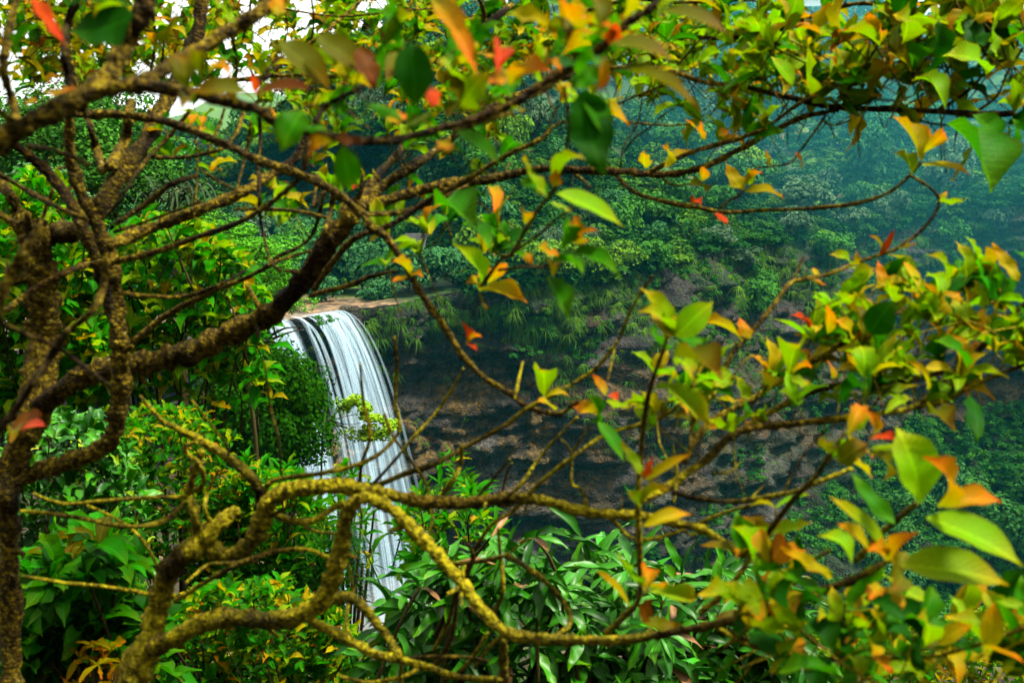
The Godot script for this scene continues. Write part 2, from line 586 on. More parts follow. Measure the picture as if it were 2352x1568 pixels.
	structure("hills", arrays_mesh(v, idx, c), M.soil, "hazy blue green hills on the horizon")

func rim_near(vx: float) -> int:      # the rim sample that shows nearest to a column of the frame, the nearest stretch first
	var best := 60
	var off := 1e9
	for i in range(70, RIM_SEEN):
		var s := seen_at(rim[i][0])
		if absf(s.x - vx) < off:
			off = absf(s.x - vx)
			best = i
	return best

func on_face(vx: float, vy: float) -> Vector3:
	var best := Vector3.ZERO
	var off := 1e9
	for i in range(90, RIM_SEEN, 2):
		for r in range(0, FACE_ROWS, 2):
			var s := seen_at(face_grid[i][r])
			var e := absf(s.x - vx) + absf(s.y - vy) + s.z * 0.3
			if e < off:
				off = e
				best = face_grid[i][r]
	return best

# ------------------------------------------------------------------ the waterfall
func build_waterfall() -> void:
	var a := 0
	var b := 0
	var da := 1e9
	var db := 1e9
	for i in rim.size():
		var p: Vector3 = rim[i][0]
		var ea := Vector2(p.x + 26.4, p.z + 127.4).length()
		var eb := Vector2(p.x + 18.8, p.z + 141.9).length()
		if ea < da:
			da = ea
			a = i
		if eb < db:
			db = eb
			b = i
	var A: Vector3 = rim[a][0]
	var B: Vector3 = rim[b][0]
	var along := (B - A).normalized()
	var out := Vector3(-along.z, 0, along.x).normalized()
	# streaked water, thin where the silk of the fall parts
	var im := Image.create(256, 512, false, Image.FORMAT_RGBA8)
	for y in 512:
		for x in 256:
			var s := 0.56 + 0.9 * nz.get_noise_2d(x * 4.5, y * 0.25) + 0.20 * nz2.get_noise_2d(x * 13.0 + 300.0, y * 0.4)
			var edge := smoothstep(0.0, 0.3, x / 256.0) * (1.0 - smoothstep(0.7, 1.0, x / 256.0))
			im.set_pixel(x, y, Color(1, 1, 1, clampf((s - 0.32 - 0.12 * y / 512.0) * 1.7, 0.0, 1.0) * edge))
	var tex := ImageTexture.create_from_image(im)
	var mats := []
	for alpha in [0.74, 0.50, 0.32, 0.22]:
		var m := StandardMaterial3D.new()
		m.albedo_color = Color(0.60, 0.71, 0.78, alpha)
		m.albedo_texture = tex
		m.transparency = BaseMaterial3D.TRANSPARENCY_ALPHA
		m.roughness = 0.6
		m.cull_mode = BaseMaterial3D.CULL_DISABLED
		m.backlight_enabled = true
		m.backlight = Color(0.6, 0.65, 0.7)
		mats.append(m)
	var fall := Node3D.new()
	fall.name = "waterfall"
	add_child(fall)
	fall.position = A
	fall.set_meta("kind", "structure")
	fall.set_meta("label", "white silky waterfall dropping over the rim of the gorge")
	# where along the lip, how wide at the lip, how wide below, speed, opacity
	var sheets := [[0.05, 0.9, 2.6, 2.7, 0], [0.12, 0.9, 2.8, 3.0, 0], [0.19, 0.8, 2.6, 3.3, 1], [0.10, 1.6, 4.6, 2.6, 1], [0.15, 1.4, 4.2, 3.1, 1], [0.41, 0.55, 1.7, 3.7, 0], [0.43, 0.4, 1.3, 3.55, 0], [0.40, 0.7, 2.6, 3.3, 2],
		[0.60, 1.2, 2.0, 3.1, 1], [0.68, 1.3, 2.3, 3.4, 0], [0.77, 1.2, 2.2, 3.2, 1], [0.85, 1.1, 2.0, 3.6, 0], [0.93, 0.8, 1.6, 3.8, 1], [0.72, 3.6, 4.6, 3.0, 2], [0.82, 2.6, 4.2, 3.6, 2], [0.62, 1.8, 3.4, 3.4, 2], [0.90, 1.6, 3.6, 4.0, 2], [0.97, 0.6, 2.2, 4.4, 2], [0.98, 0.3, 1.0, 4.8, 2], [0.27, 0.8, 4.0, 2.9, 3]]
	for k in 18: sheets.append([rng.randf_range(0.5, 0.98), rng.randf_range(0.2, 0.5), rng.randf_range(0.5, 1.3), rng.randf_range(3.0, 4.6), rng.randi() % 3])
	for k in 12: sheets.append([rng.randf_range(0.0, 0.26), rng.randf_range(0.12, 0.4), rng.randf_range(0.4, 1.4), rng.randf_range(2.5, 3.4), rng.randi() % 2])
	for s in sheets:
		var v := PackedVector3Array()
		var uv := PackedVector2Array()
		var idx := PackedInt32Array()
		var n := 30
		var u0 := rng.randf() * 0.3
		var back := rng.randf_range(-0.7, 0.35)
		var low := rng.randf_range(-0.25, 0.05)
		for i in n + 1:
			var t := float(i) / n
			var drop := 48.0 * t * t
			var time := sqrt(2.0 * drop / 9.8)
			var mid: Vector3 = along * ((B - A).length() * (0.13 + 0.87 * s[0]) + time * rng.randf_range(-0.01, 0.01)) + out * (s[3] * time + 0.15 - 0.35 * exp(-drop * 2.0)) + Vector3.DOWN * (drop - 0.10 * exp(-drop * 3.0)) + (out * back + Vector3.UP * low) * minf(1.0, drop * 0.8)
			if i == 0: mid -= out * 0.35
			var w := lerpf(s[1], s[2], minf(1.0, time / 2.6))
			for k in 5:
				var e := k / 4.0 - 0.5
				v.append(mid + along * w * e + out * 0.12 * w * (0.25 - e * e))
				uv.append(Vector2(e + 0.5, u0 + t * 0.8))
		for i in n:
			for k in 4:
				var q := i * 5 + k
				idx.append_array([q, q + 5, q + 1, q + 1, q + 5, q + 6])
		part("water_strand", arrays_mesh(v, idx, PackedColorArray(), uv), mats[s[4]], fall)
	# the shallow river that feeds it
	var v2 := PackedVector3Array()
	var idx2 := PackedInt32Array()
	var cols := 0
	for i in range(a - 3, b + 4):
		cols += 1
		for r in 24:
			var p := hill_point(i, r * 1.05)
			v2.append(Vector3(p.x, rim[i][0].y + 0.02 + 0.14 * nz.get_noise_2d(p.x * 14.0, p.z * 14.0), p.z))
	for i in cols - 1:
		for r in 23:
			var q := i * 24 + r
			idx2.append_array([q, q + 1, q + 24, q + 24, q + 1, q + 25])
	var wm := StandardMaterial3D.new()
	wm.albedo_color = Color(0.50, 0.46, 0.42, 0.45)
	wm.transparency = BaseMaterial3D.TRANSPARENCY_ALPHA
	wm.roughness = 0.12
	structure("river", arrays_mesh(v2, idx2), wm, "shallow brown river running over rock to the lip of the fall")

	var places := [[-2, 0.3, 1.2, "left end of the lip"], [4, 0.2, 0.9, "lip, left of the narrow strand"], [9, 0.5, 1.3, "middle of the lip"], [12, 0.1, 0.8, "lip, right of the narrow strand"], [b - a + 2, 0.4, 1.5, "right end of the lip"], [b - a + 9, 1.0, 1.1, "rim right of the fall"], [b - a - 6, 9.0, 1.2, "river behind the lip"], [6, 14.0, 1.6, "back of the river"]]
	for e in places:
		var i: int = a + e[0]
		var g := thing("boulder", "brown wet boulder at the " + e[3], "boulder", hill_point(i, e[1]) + Vector3.UP * 0.1, "boulders along the river")
		var sm := SphereMesh.new()
		sm.radial_segments = 14
		sm.rings = 9
		var arr := sm.get_mesh_arrays()
		var vs: PackedVector3Array = arr[Mesh.ARRAY_VERTEX]
		var cs := PackedColorArray()
		for q in vs.size():
			var u := vs[q].normalized()
			vs[q] = u * Vector3(1.0, 0.5, 0.8) * e[2] * 0.5 * (1.0 + 0.6 * nz2.get_noise_3d(u.x * 14.0 + i, u.y * 14.0, u.z * 14.0))
			cs.append(Color(.10, .075, .05).lerp(Color(.03, .04, .02), clampf(nz.get_noise_3d(u.x * 20.0, u.y * 20.0, u.z * 20.0 + i) + 0.5, 0, 1)))
		part("rock", arrays_mesh(vs, arr[Mesh.ARRAY_INDEX], cs), M.rock, g)

# ------------------------------------------------------------------ far woods
var crowns := []       # [tint][shape]
var trunks := []
var tuft: ArrayMesh
func crown_mesh(tint: Array, lobes: int, per: int, size: float, low: float, round_ := false) -> ArrayMesh:
	var v := PackedVector3Array()
	var c := PackedColorArray()
	var idx := PackedInt32Array()
	for l in lobes:
		var dir := rand_dir()
		if not round_: dir.y = dir.y * 0.75 + 0.1
		var mid := dir * rng.randf_range(0.35, 0.8) * Vector3(1, low, 1)
		var rad := rng.randf_range(0.20, 0.46)
		var shade: float = rng.randf()
		for k in per:
			var n := rand_dir()
			if n.y < -0.35 and not round_: n.y = -n.y
			var p := mid + n * rad * rng.randf_range(0.75, 1.12) * Vector3(1, 0.75, 1)
			var f := (n + Vector3.UP * 0.5 + rand_dir() * 0.8).normalized()
			var x := f.cross(rand_dir()).normalized()
			var y := f.cross(x)
			var s := size * rng.randf_range(0.6, 1.3)
			var base := v.size()
			v.append_array([p - x * s, p + y * s * 0.55, p + x * s, p - y * s * 0.55])
			var k2: Color = tint[0].lerp(tint[1], clampf(shade * 0.6 + rng.randf() * 0.5, 0, 1))
			for q in 4: c.append(k2)
			idx.append_array([base, base + 1, base + 2, base, base + 2, base + 3])
	return arrays_mesh(v, idx, c)

func trunk_mesh(seed_: int) -> ArrayMesh:
	# unit tree: foot at 0, crown centre at y = 1
	var st := SurfaceTool.new()
	st.begin(Mesh.PRIMITIVE_TRIANGLES)
	var lean := Vector3(rng.randf_range(-.1, .1), 0, rng.randf_range(-.1, .1))
	var pts := catmull([Vector3(0, -0.15, 0), Vector3(0, 0.3, 0) + lean, Vector3(0, 0.7, 0) - lean * 0.4, Vector3(0, 1.15, 0)], 3)
	var rad := []
	for i in pts.size(): rad.append(lerpf(0.055, 0.012, float(i) / (pts.size() - 1)))
	st.append_from(tube(pts, rad, 6), 0, Transform3D())
	for k in 6:
		var y := rng.randf_range(0.45, 0.95)
		var a := TAU * k / 6.0 + rng.randf()
		var o := Vector3(cos(a), 0.5, sin(a))
		var q := catmull([Vector3(0, y, 0), Vector3(0, y, 0) + o * 0.2, Vector3(0, y + 0.1, 0) + o * 0.45], 3)
		var rr := []
		for i in q.size(): rr.append(lerpf(0.022, 0.005, float(i) / (q.size() - 1)))
		st.append_from(tube(q, rr, 5), 0, Transform3D())
	return st.commit()

func tuft_mesh() -> ArrayMesh:
	var v := PackedVector3Array()
	var c := PackedColorArray()
	var idx := PackedInt32Array()
	for k in 34:
		var a := rng.randf() * TAU
		var o := Vector3(cos(a), 0, sin(a)) * rng.randf_range(0.35, 1.1)
		var side := Vector3(-sin(a), 0, cos(a)) * 0.026
		var up := rng.randf_range(0.4, 0.9)
		var col := Color(1, 1, 1).lerp(Color(1.6, 1.25, 0.8), rng.randf())
		for i in 4:
			var t := i / 3.0
			var p := o * t + Vector3.UP * (up * t - 1.35 * t * t)
			var w := side * (1.0 - t * 0.9)
			v.append_array([p - w, p + w])
			c.append_array([col, col])
			if i:
				var q := v.size() - 4
				idx.append_array([q, q + 2, q + 1, q + 1, q + 2, q + 3])
	return arrays_mesh(v, idx, c)

var tree_proto := {}
func far_tree(foot: Vector3, tall: float, wide: float, tint: int, label: String, group: String) -> Node3D:
	var shape := rng.randi() % 3
	var key := "%d_%d" % [tint, shape]
	var o: Node3D
	if not tree_proto.has(key):
		o = Node3D.new()
		part("trunk", trunks[shape], M.stem, o)
		part("crown", crowns[tint][shape], M.far_leaf, o, Transform3D(Basis(), Vector3(0, 1, 0)))
		tree_proto[key] = o
	o = tree_proto[key].duplicate()
	o.name = numbered("hillside_tree")
	add_child(o)
	# the crown's middle stands at 2/3 of the height
	var up := tall * 0.44
	o.transform = Transform3D(Basis(Vector3.UP, rng.randf() * TAU), foot)
	o.get_node("trunk").transform = Transform3D(Basis.from_scale(Vector3(up, up, up)), Vector3.ZERO)
	o.get_node("crown").transform = Transform3D(Basis.from_scale(Vector3(wide * rng.randf_range(0.4, 0.58), tall * rng.randf_range(0.42, 0.7), wide * rng.randf_range(0.4, 0.58))), Vector3(0, up, 0))
	tag(o, label, "tree", group)
	return o

func build_far_woods() -> void:
	var tints := [
		[Color(0.0094, 0.0390, 0.0125), Color(0.0265, 0.0874, 0.0265)],       # deep blue green
		[Color(0.0109, 0.0468, 0.0078), Color(0.0351, 0.1170, 0.0125)],       # green
		[Color(0.0234, 0.0702, 0.0062), Color(0.0702, 0.1404, 0.0109)],       # yellow green
		[Color(0.0156, 0.0390, 0.0203), Color(0.0546, 0.0936, 0.0468)],       # grey green
		[Color(0.0094, 0.0374, 0.0078), Color(0.0265, 0.0897, 0.0156)],       # deep green
	]
	for t in tints:
		var row := []
		for s in 3: row.append(crown_mesh(t, 16 + s * 3, 95, 0.085, 0.8))
		crowns.append(row)
	for s in 3: trunks.append(trunk_mesh(s))
	tuft = tuft_mesh()
	var spots := []
	var words := ["deep blue green broad tree", "leafy green tree", "pale yellow green tree", "grey green feathery tree", "deep green tree"]
	# wooded slope above the right-hand cliff, and the trees behind the river
	var tries := 0
	while spots.size() < 300 and tries < 30000:
		tries += 1
		var i := rng.randi_range(60, RIM_SEEN)
		var zone: float = rim[i][2]
		var b := rng.randf_range(0.5, 130.0) if zone > 0.35 else rng.randf_range(24.0, 240.0)
		if zone <= 0.35 and rng.randf() < 0.35: b = rng.randf_range(22.0, 60.0)
		var p := hill_point(i, b)
		var s := seen_at(p)
		if s.x < -150 or s.x > 4900 or s.y < -150: continue
		if zone <= 0.35 and b > 60.0 and nz2.get_noise_2d(p.x, p.z) > 0.0: continue
		var wide := 4.0 + 8.5 * pow(rng.randf(), 1.4) if zone > 0.35 else rng.randf_range(4.5, 8.0)
		var clear := true
		for q in spots:
			if Vector2(q.x - p.x, q.z - p.z).length() < wide * 0.5: clear = false
		if not clear: continue
		spots.append(p)
		var n := nz.get_noise_2d(p.x * 0.9, p.z * 0.9) + rng.randf_range(-0.25, 0.25)
		var tint := 3 if n > 0.22 else (1 if n > 0.0 else 0)
		if rng.randf() < 0.13: tint = 2
		var where := "by the right edge" if s.x > 4150 else ("right of the middle" if s.x > 3300 else ("in the middle" if s.x > 2450 else ("above the waterfall" if s.x > 1300 else "at the left")))
		var row := "on the skyline" if b > 95.0 else ("high on the slope" if b > 55.0 else ("halfway up the slope" if b > 22.0 else "just above the cliff edge"))
		var big := "large " if wide > 8.5 else ("small " if wide < 6.5 else "")
		var place := "on the slope above the right cliff" if zone > 0.35 else ("behind the river" if b < 60.0 else "on the distant hill")
		far_tree(p + Vector3.DOWN * 0.3, wide * rng.randf_range(0.9, 1.35), wide, tint, big + words[tint] + " " + (row if zone > 0.35 else place) + ", " + where, "trees " + place)
	# dark wood right behind the river
	for k in [[1180, 1300, 160, 7], [1290, 1330, 168, 8], [1400, 1300, 172, 9], [1540, 1310, 170, 9], [1660, 1320, 168, 10], [1780, 1330, 166, 9.5], [1880, 1330, 166, 9], [1980, 1310, 168, 8.5], [2080, 1290, 170, 8], [1480, 1340, 160, 5], [2180, 1270, 172, 7.5], [1730, 1360, 162, 5]]:
		far_tree(at(k[0], k[1] + 45, k[2] - 8) + Vector3.DOWN * 1.0, k[3] * 1.1, k[3], 0, ("largest " if k[3] >= 10 else ("small " if k[3] < 6 else "")) + "dark blue green tree in the row behind the river, " + ("left end" if k[0] < 1350 else ("above the fall" if k[0] < 1700 else ("below the stone steps" if k[0] < 1950 else "right end"))), "dark trees behind the river")
	# trees that cling to the cliff
	for k in [[2480, 1130, 7, 2], [2700, 1160, 7.5, 2], [2860, 1120, 6.5, 2], [3030, 1180, 5.0, 1], [3460, 1420, 8, 1], [3480, 1330, 6, 1], [3820, 1190, 8, 1], [3850, 1120, 6, 1], [4370, 1090, 7.5, 1], [3420, 1180, 5.5, 3], [3300, 1040, 6, 3], [3650, 1020, 7, 3], [3900, 960, 8, 3], [4100, 980, 8, 3], [2560, 1010, 6, 2], [2940, 1030, 6, 1], [4560, 1000, 7, 3], [3980, 1290, 4.5, 1]]:
		var p := on_face(k[0], k[1] + 60)
		far_tree(p + Vector3.DOWN * 0.4, k[2], k[2], k[3], ("large " if k[2] > 7 else ("small " if k[2] < 6 else "")) + words[k[3]] + " clinging to the cliff, " + ("in the middle" if k[0] < 3100 else ("right of the middle" if k[0] < 3700 else ("far right" if k[0] < 4200 else "by the right edge"))) + (", high up" if k[1] < 1080 else ", lower down"), "trees on the cliff face")
	# wood in the shade of the gorge, low on the right
	for k in 30:
		var vx := rng.randf_range(4000, 4900)
		var vy := rng.randf_range(2300, 3000) + (4450 - vx) * 0.25
		far_tree(on_face(vx, vy) + Vector3.DOWN * 0.5, rng.randf_range(7, 11), rng.randf_range(7, 11), 4 if rng.randf() < 0.8 else 0, "deep green tree in the gorge below the cliff, " + ("topmost row" if vy < 2480 else ("middle row" if vy < 2750 else "lowest row")) + (" by the edge" if vx > 4500 else (" behind the big leaves" if vx > 4200 else " left part")), "shaded trees in the gorge")
	# undergrowth over the slopes and tussocks hanging on the cliff
	var list := []
	var cols := []
	for k in 9000:
		var i := rng.randi_range(60, RIM_SEEN)
		var zone: float = rim[i][2]
		var b := pow(rng.randf(), 1.4) * 150.0 if zone > 0.3 else rng.randf_range(23.0, 200.0)
		var p := hill_point(i, b)
		var s := seen_at(p)
		if s.x < -200 or s.x > 4950 or s.y < -200: continue
		var w := rng.randf_range(1.0, 3.6)
		list.append(Transform3D(Basis(Vector3.UP, rng.randf() * TAU).scaled(Vector3(w, w * 0.75, w)), p + Vector3.UP * w * 0.2))
		var n := nz.get_noise_2d(p.x * 1.5, p.z * 1.5)
		cols.append(Color(.3, .42, .5).lerp(Color(1.5, 1.0, .5), smoothstep(0.0, 0.4, n)))
	for k in 1800:
		var i := rng.randi_range(96, 250)
		var b := rng.randf_range(15.0, 50.0) + 4.0 * nz.get_noise_1d(i * 2.0)
		var p := hill_point(i, b)
		if b < 24.0 and nz2.get_noise_2d(p.x * 3.0, p.z * 3.0) < 0.1: continue
		var w := rng.randf_range(0.7, 2.2)
		list.append(Transform3D(Basis(Vector3.UP, rng.randf() * TAU).scaled(Vector3(w, w * 0.75, w)), p + Vector3.UP * w * 0.2))
		cols.append(Color(.35, .5, .55).lerp(Color(1.3, 1.0, .5), rng.randf() * rng.randf()))
	var bush := crown_mesh(tints[1], 7, 60, 0.12, 0.8)
	var o := many("undergrowth", bush, M.far_leaf, list, cols, self)
	o.set_meta("label", "low green scrub covering the far hillside")
	o.set_meta("category", "scrub")
	list = []
	cols = []
	for k in 26000:
		var i := rng.randi_range(75, RIM_SEEN)
		var r := rng.randi_range(0, FACE_ROWS - 2)
		var p: Vector3 = face_grid[i][r]
		var zone: float = rim[i][2]
		var t: float = rim[i][0].y - p.y
		var chance := 1.0 - smoothstep(4.0, 9.0 + 18.0 * smoothstep(0.4, 0.9, zone), t)
		if zone < 0.15: chance *= 0.12 if i < 150 else 0.5
		chance = maxf(chance, 0.03)
		if nz2.get_noise_3d(p.x * 1.6, p.y * 2.0, p.z * 1.6) < rng.randf_range(-0.25, 0.15): chance *= 0.12
		if rng.randf() > chance: continue
		var w := (0.45 + 1.5 * pow(rng.randf(), 2.0)) * (0.75 if t > 20.0 else 1.0)
		list.append(Transform3D((Basis(rand_dir(), rng.randf_range(-0.5, 0.5)) * Basis(Vector3.UP, rng.randf() * TAU)).scaled(Vector3(w, w * rng.randf_range(0.6, 1.2), w)), p + rim[i][1] * 0.1))
		cols.append(Color(.012, .045, .006).lerp(Color(.060, .125, .010), rng.randf() * 0.6 + 0.4 * smoothstep(-0.2, 0.3, nz.get_noise_3d(p.x, p.y, p.z))))
	o = many("cliff_grass", tuft, M.far_leaf, list, cols, self)
	o.set_meta("label", "tussocks of green grass hanging on the far cliff")
	o.set_meta("category", "grass")
	# creepers: small leafy sprays on the lower rock
	list = []
	cols = []
	for k in 5200:
		var i := rng.randi_range(196, RIM_SEEN)
		var r := rng.randi_range(2, FACE_ROWS - 2)
		var p: Vector3 = face_grid[i][r]
		var dense := nz.get_noise_3d(p.x * 1.8, p.y * 1.2, p.z * 1.8)
		if dense < rng.randf_range(-0.1, 0.35) + 0.5 * (1.0 - smoothstep(0.5, 1.0, rim[i][2])) * smoothstep(6.0, 14.0, rim[i][0].y - p.y) and p.y > rim[i][3]: continue
		var w := rng.randf_range(0.5, 1.5)
		if p.y < rim[i][3]: w *= 1.8
		list.append(Transform3D(Basis(Vector3.UP, rng.randf() * TAU).scaled(Vector3(w, w, w)), p))
		cols.append(Color(.35, .55, .6).lerp(Color(.8, .9, .7), rng.randf()))
	o = many("cliff_scrub", bush, M.far_leaf, list, cols, self)
	o.set_meta("label", "dark leafy scrub scattered over the lower cliff")
	o.set_meta("category", "scrub")
	# two little clumps on the lip of the fall
	for k in [[1480, 1480, 1.1], [1523, 1470, 0.8]]:
		var e := at(k[0], k[1], 132.5)
		var g := thing("lip_plant", "small green clump on the lip of the waterfall, " + ("larger of the two" if k[2] > 1.0 else "smaller of the two"), "plant", e - Vector3(0, 0.6, 0))
		part("crown", bush, M.far_leaf, g, Transform3D(Basis.from_scale(Vector3(k[2], k[2] * 0.8, k[2])), Vector3(0, 0.7, 0)))
		part("stem", trunks[0], M.stem, g, Transform3D(Basis.from_scale(Vector3.ONE * 0.6), Vector3.ZERO))

func build_mist() -> void:
	# the mist that hangs in the right half of the gorge, and the spray at the foot of the fall
	for e in [["mist", Vector3(105, 34, -262), Vector3(250, 150, 210), 0.0008, Color(0.35, 0.86, 0.95), "blue mist hanging over the right side of the gorge"], ["spray", Vector3(-12, -58, -132), Vector3(26, 30, 22), 0.02, Color(1, 1, 1), "white spray at the foot of the waterfall"]]:
		var f := FogVolume.new()
		f.name = e[0]
		f.shape = RenderingServer.FOG_VOLUME_SHAPE_ELLIPSOID
		f.size = e[2]
		f.position = e[1]
		var m := FogMaterial.new()
		m.density = e[3]
		m.albedo = e[4]
		f.material = m
		f.set_meta("kind", "stuff")
		f.set_meta("label", e[5])
		add_child(f)

# ------------------------------------------------------------------ buildings on the hill
func box(called: String, size: Vector3, where: Vector3, mat: Material, parent: Node) -> MeshInstance3D:
	var m := BoxMesh.new()
	m.size = size
	return part(called, m, mat, parent, Transform3D(Basis(), where))

func flat_mat(c: Color, rough := 0.85) -> StandardMaterial3D:
	var m := StandardMaterial3D.new()
	m.albedo_color = c.linear_to_srgb()
	m.albedo_texture = M.wear
	m.uv1_triplanar = true
	m.uv1_world_triplanar = true
	m.uv1_scale = Vector3.ONE * 0.35
	m.roughness = rough
	return m

func house(where: Vector3, turn: float, w: float, h: float, wall: Color, roof: Color, label: String) -> void:
	var g := thing("hill_house", label, "house", where, "houses on the hill")
	g.rotation.y = turn
	var wm := flat_mat(wall)
	var rm := flat_mat(roof, 0.5)
	var gm := flat_mat(Color(.03, .04, .05), 0.2)
	var d := w * 0.7
	box("wall", Vector3(w, h, d), Vector3(0, h * 0.5 - 0.6, 0), wm, g)
	var pm := PrismMesh.new()
	pm.size = Vector3(d + 1.0, h * 0.45, w + 1.0)
	part("roof", pm, rm, g, Transform3D(Basis(Vector3.UP, PI / 2), Vector3(0, h - 0.6 + h * 0.225, 0)))
	for k in 3:
		var wd := box("window", Vector3(w * 0.16, h * 0.3, 0.12), Vector3((k - 1) * w * 0.3, h * 0.45, d * 0.5 + 0.05), gm, g)
		box("frame", Vector3(w * 0.18, 0.1, 0.2), Vector3(0, -h * 0.16, 0.02), wm, wd)

func build_houses() -> void:
	M.wear = noise_tex(0.02, [[0.0, Color(.55, .55, .55)], [0.5, Color(.85, .85, .85)], [1.0, Color(1, 1, 1)]], 256, 31, 5)
	# stepped stone terraces of the path beside the trees, and the pale blue tank at their foot
	var foot := at(1865, 1165, 172)
	var g := thing("stone_steps", "grey stone terrace steps on the hill above the waterfall", "steps", foot)
	g.rotation.y = -0.15
	g.scale = Vector3.ONE * 0.7
	var sm := flat_mat(Color(.075, .075, .074))
	for k in 9:
		box("step", Vector3(6.4 - k * 0.25, 0.34, 0.8), Vector3(0.1 * k, 0.1 + k * 0.42, -k * 0.7), sm, g)
		box("riser", Vector3(6.2 - k * 0.25, 0.10, 0.7), Vector3(0.1 * k, -0.11 + k * 0.42, -k * 0.7 - 0.1), flat_mat(Color(.09, .085, .08)), g)
	box("retaining_wall", Vector3(6.0, 1.2, 0.8), Vector3(0, -0.75, 0.3), sm, g)
	var tank := thing("water_tank", "pale blue painted tank house below the stone steps", "tank", foot + Vector3(0.9, -2.5, 1.4))
	var bm := flat_mat(Color(.08, .16, .22), 0.6)
	box("wall", Vector3(3.4, 2.1, 1.6), Vector3(0, 0.9, 0), bm, tank)
	box("roof", Vector3(3.8, 0.18, 2.0), Vector3(0, 2.05, 0), flat_mat(Color(.16, .16, .16)), tank)
	box("door", Vector3(0.7, 1.5, 0.1), Vector3(-0.7, 0.7, 0.83), flat_mat(Color(.25, .12, .05)), tank)
	house(at(2015, 340, 262), -0.3, 8, 5, Color(.25, .25, .25), Color(.30, .05, .03), "white house with a red roof high on the hill behind the branches")
	house(at(2235, 30, 300), 0.2, 9, 5, Color(.5, .5, .5), Color(.02, .35, .32), "house with a teal roof on the hilltop at the top edge")
	house(at(3735, 25, 330), 0.1, 8, 6, Color(.42, .42, .44), Color(.25, .22, .2), "grey house on the ridge above the wooded slope")

# ------------------------------------------------------------------ the near hillside
func build_near_slope() -> void:
	var v := PackedVector3Array()
	var c := PackedColorArray()
	var idx := PackedInt32Array()
	var nx := 130
	var nd := 150
	for ix in nx:
		for id in nd:
			var x := -46.0 + ix * 0.62
			var z := 27.0 - id * 0.62  # grid runs back over the added light-blocking bank behind the camera
			v.append(Vector3(x, near_ground(x, z), z))
			var n := nz2.get_noise_2d(x * 7.0, z * 7.0)
			c.append(Color(.022, .014, .006).lerp(Color(.016, .035, .006), smoothstep(-0.1, 0.3, n)).lerp(Color(.10, .07, .03), smoothstep(0.3, 0.5, n)))
	for ix in nx - 1:
		for id in nd - 1:
			var a := ix * nd + id
			idx.append_array([a, a + nd, a + 1, a + 1, a + nd, a + nd + 1])
	structure("slope", arrays_mesh(v, idx, c), M.soil, "near hillside of dark leaf litter under the shrubs")

func foot_under(p: Vector3) -> Vector3:
	return Vector3(p.x, near_ground(p.x, p.z) - 0.05, p.z)

func ball_tree(called: String, label: String, mid: Vector3, size: Vector3, tint: Array, lobes: int, per: int, leaf: float, seed_: int) -> void:
	rng.seed = seed_
	var foot := foot_under(mid)
	var g := thing(called, label, "tree", foot)
	var up := mid.y - foot.y
	var pts := catmull([Vector3(0, -0.3, 0), Vector3(0.15, up * 0.35, 0), Vector3(-0.1, up * 0.75, 0.1), Vector3(0, up * 1.05, 0)], 5)
	var rad := []
	for i in pts.size(): rad.append(lerpf(0.03 * size.y + 0.06, 0.02, float(i) / (pts.size() - 1)))
	part("trunk", tube(pts, rad, 8), M.stem, g)
	for k in 7:
		var a := TAU * k / 7.0 + rng.randf()
		var y := up * rng.randf_range(0.7, 0.95)
		var e := Vector3(cos(a) * size.x * 0.7, y + size.y * rng.randf_range(-0.1, 0.5), sin(a) * size.z * 0.7)
		var q := catmull([Vector3(0, y, 0), Vector3(e.x * 0.5, y + 0.2, e.z * 0.5), e], 4)
		var rr := []
		for i in q.size(): rr.append(lerpf(0.06, 0.012, float(i) / (q.size() - 1)))
		part("limb", tube(q, rr, 5), M.stem, g)
	var cm := crown_mesh(tint, lobes, per, leaf, 0.95, true)
	part("crown", cm, M.far_leaf, g, Transform3D(Basis.from_scale(size), Vector3(0, up, 0)))

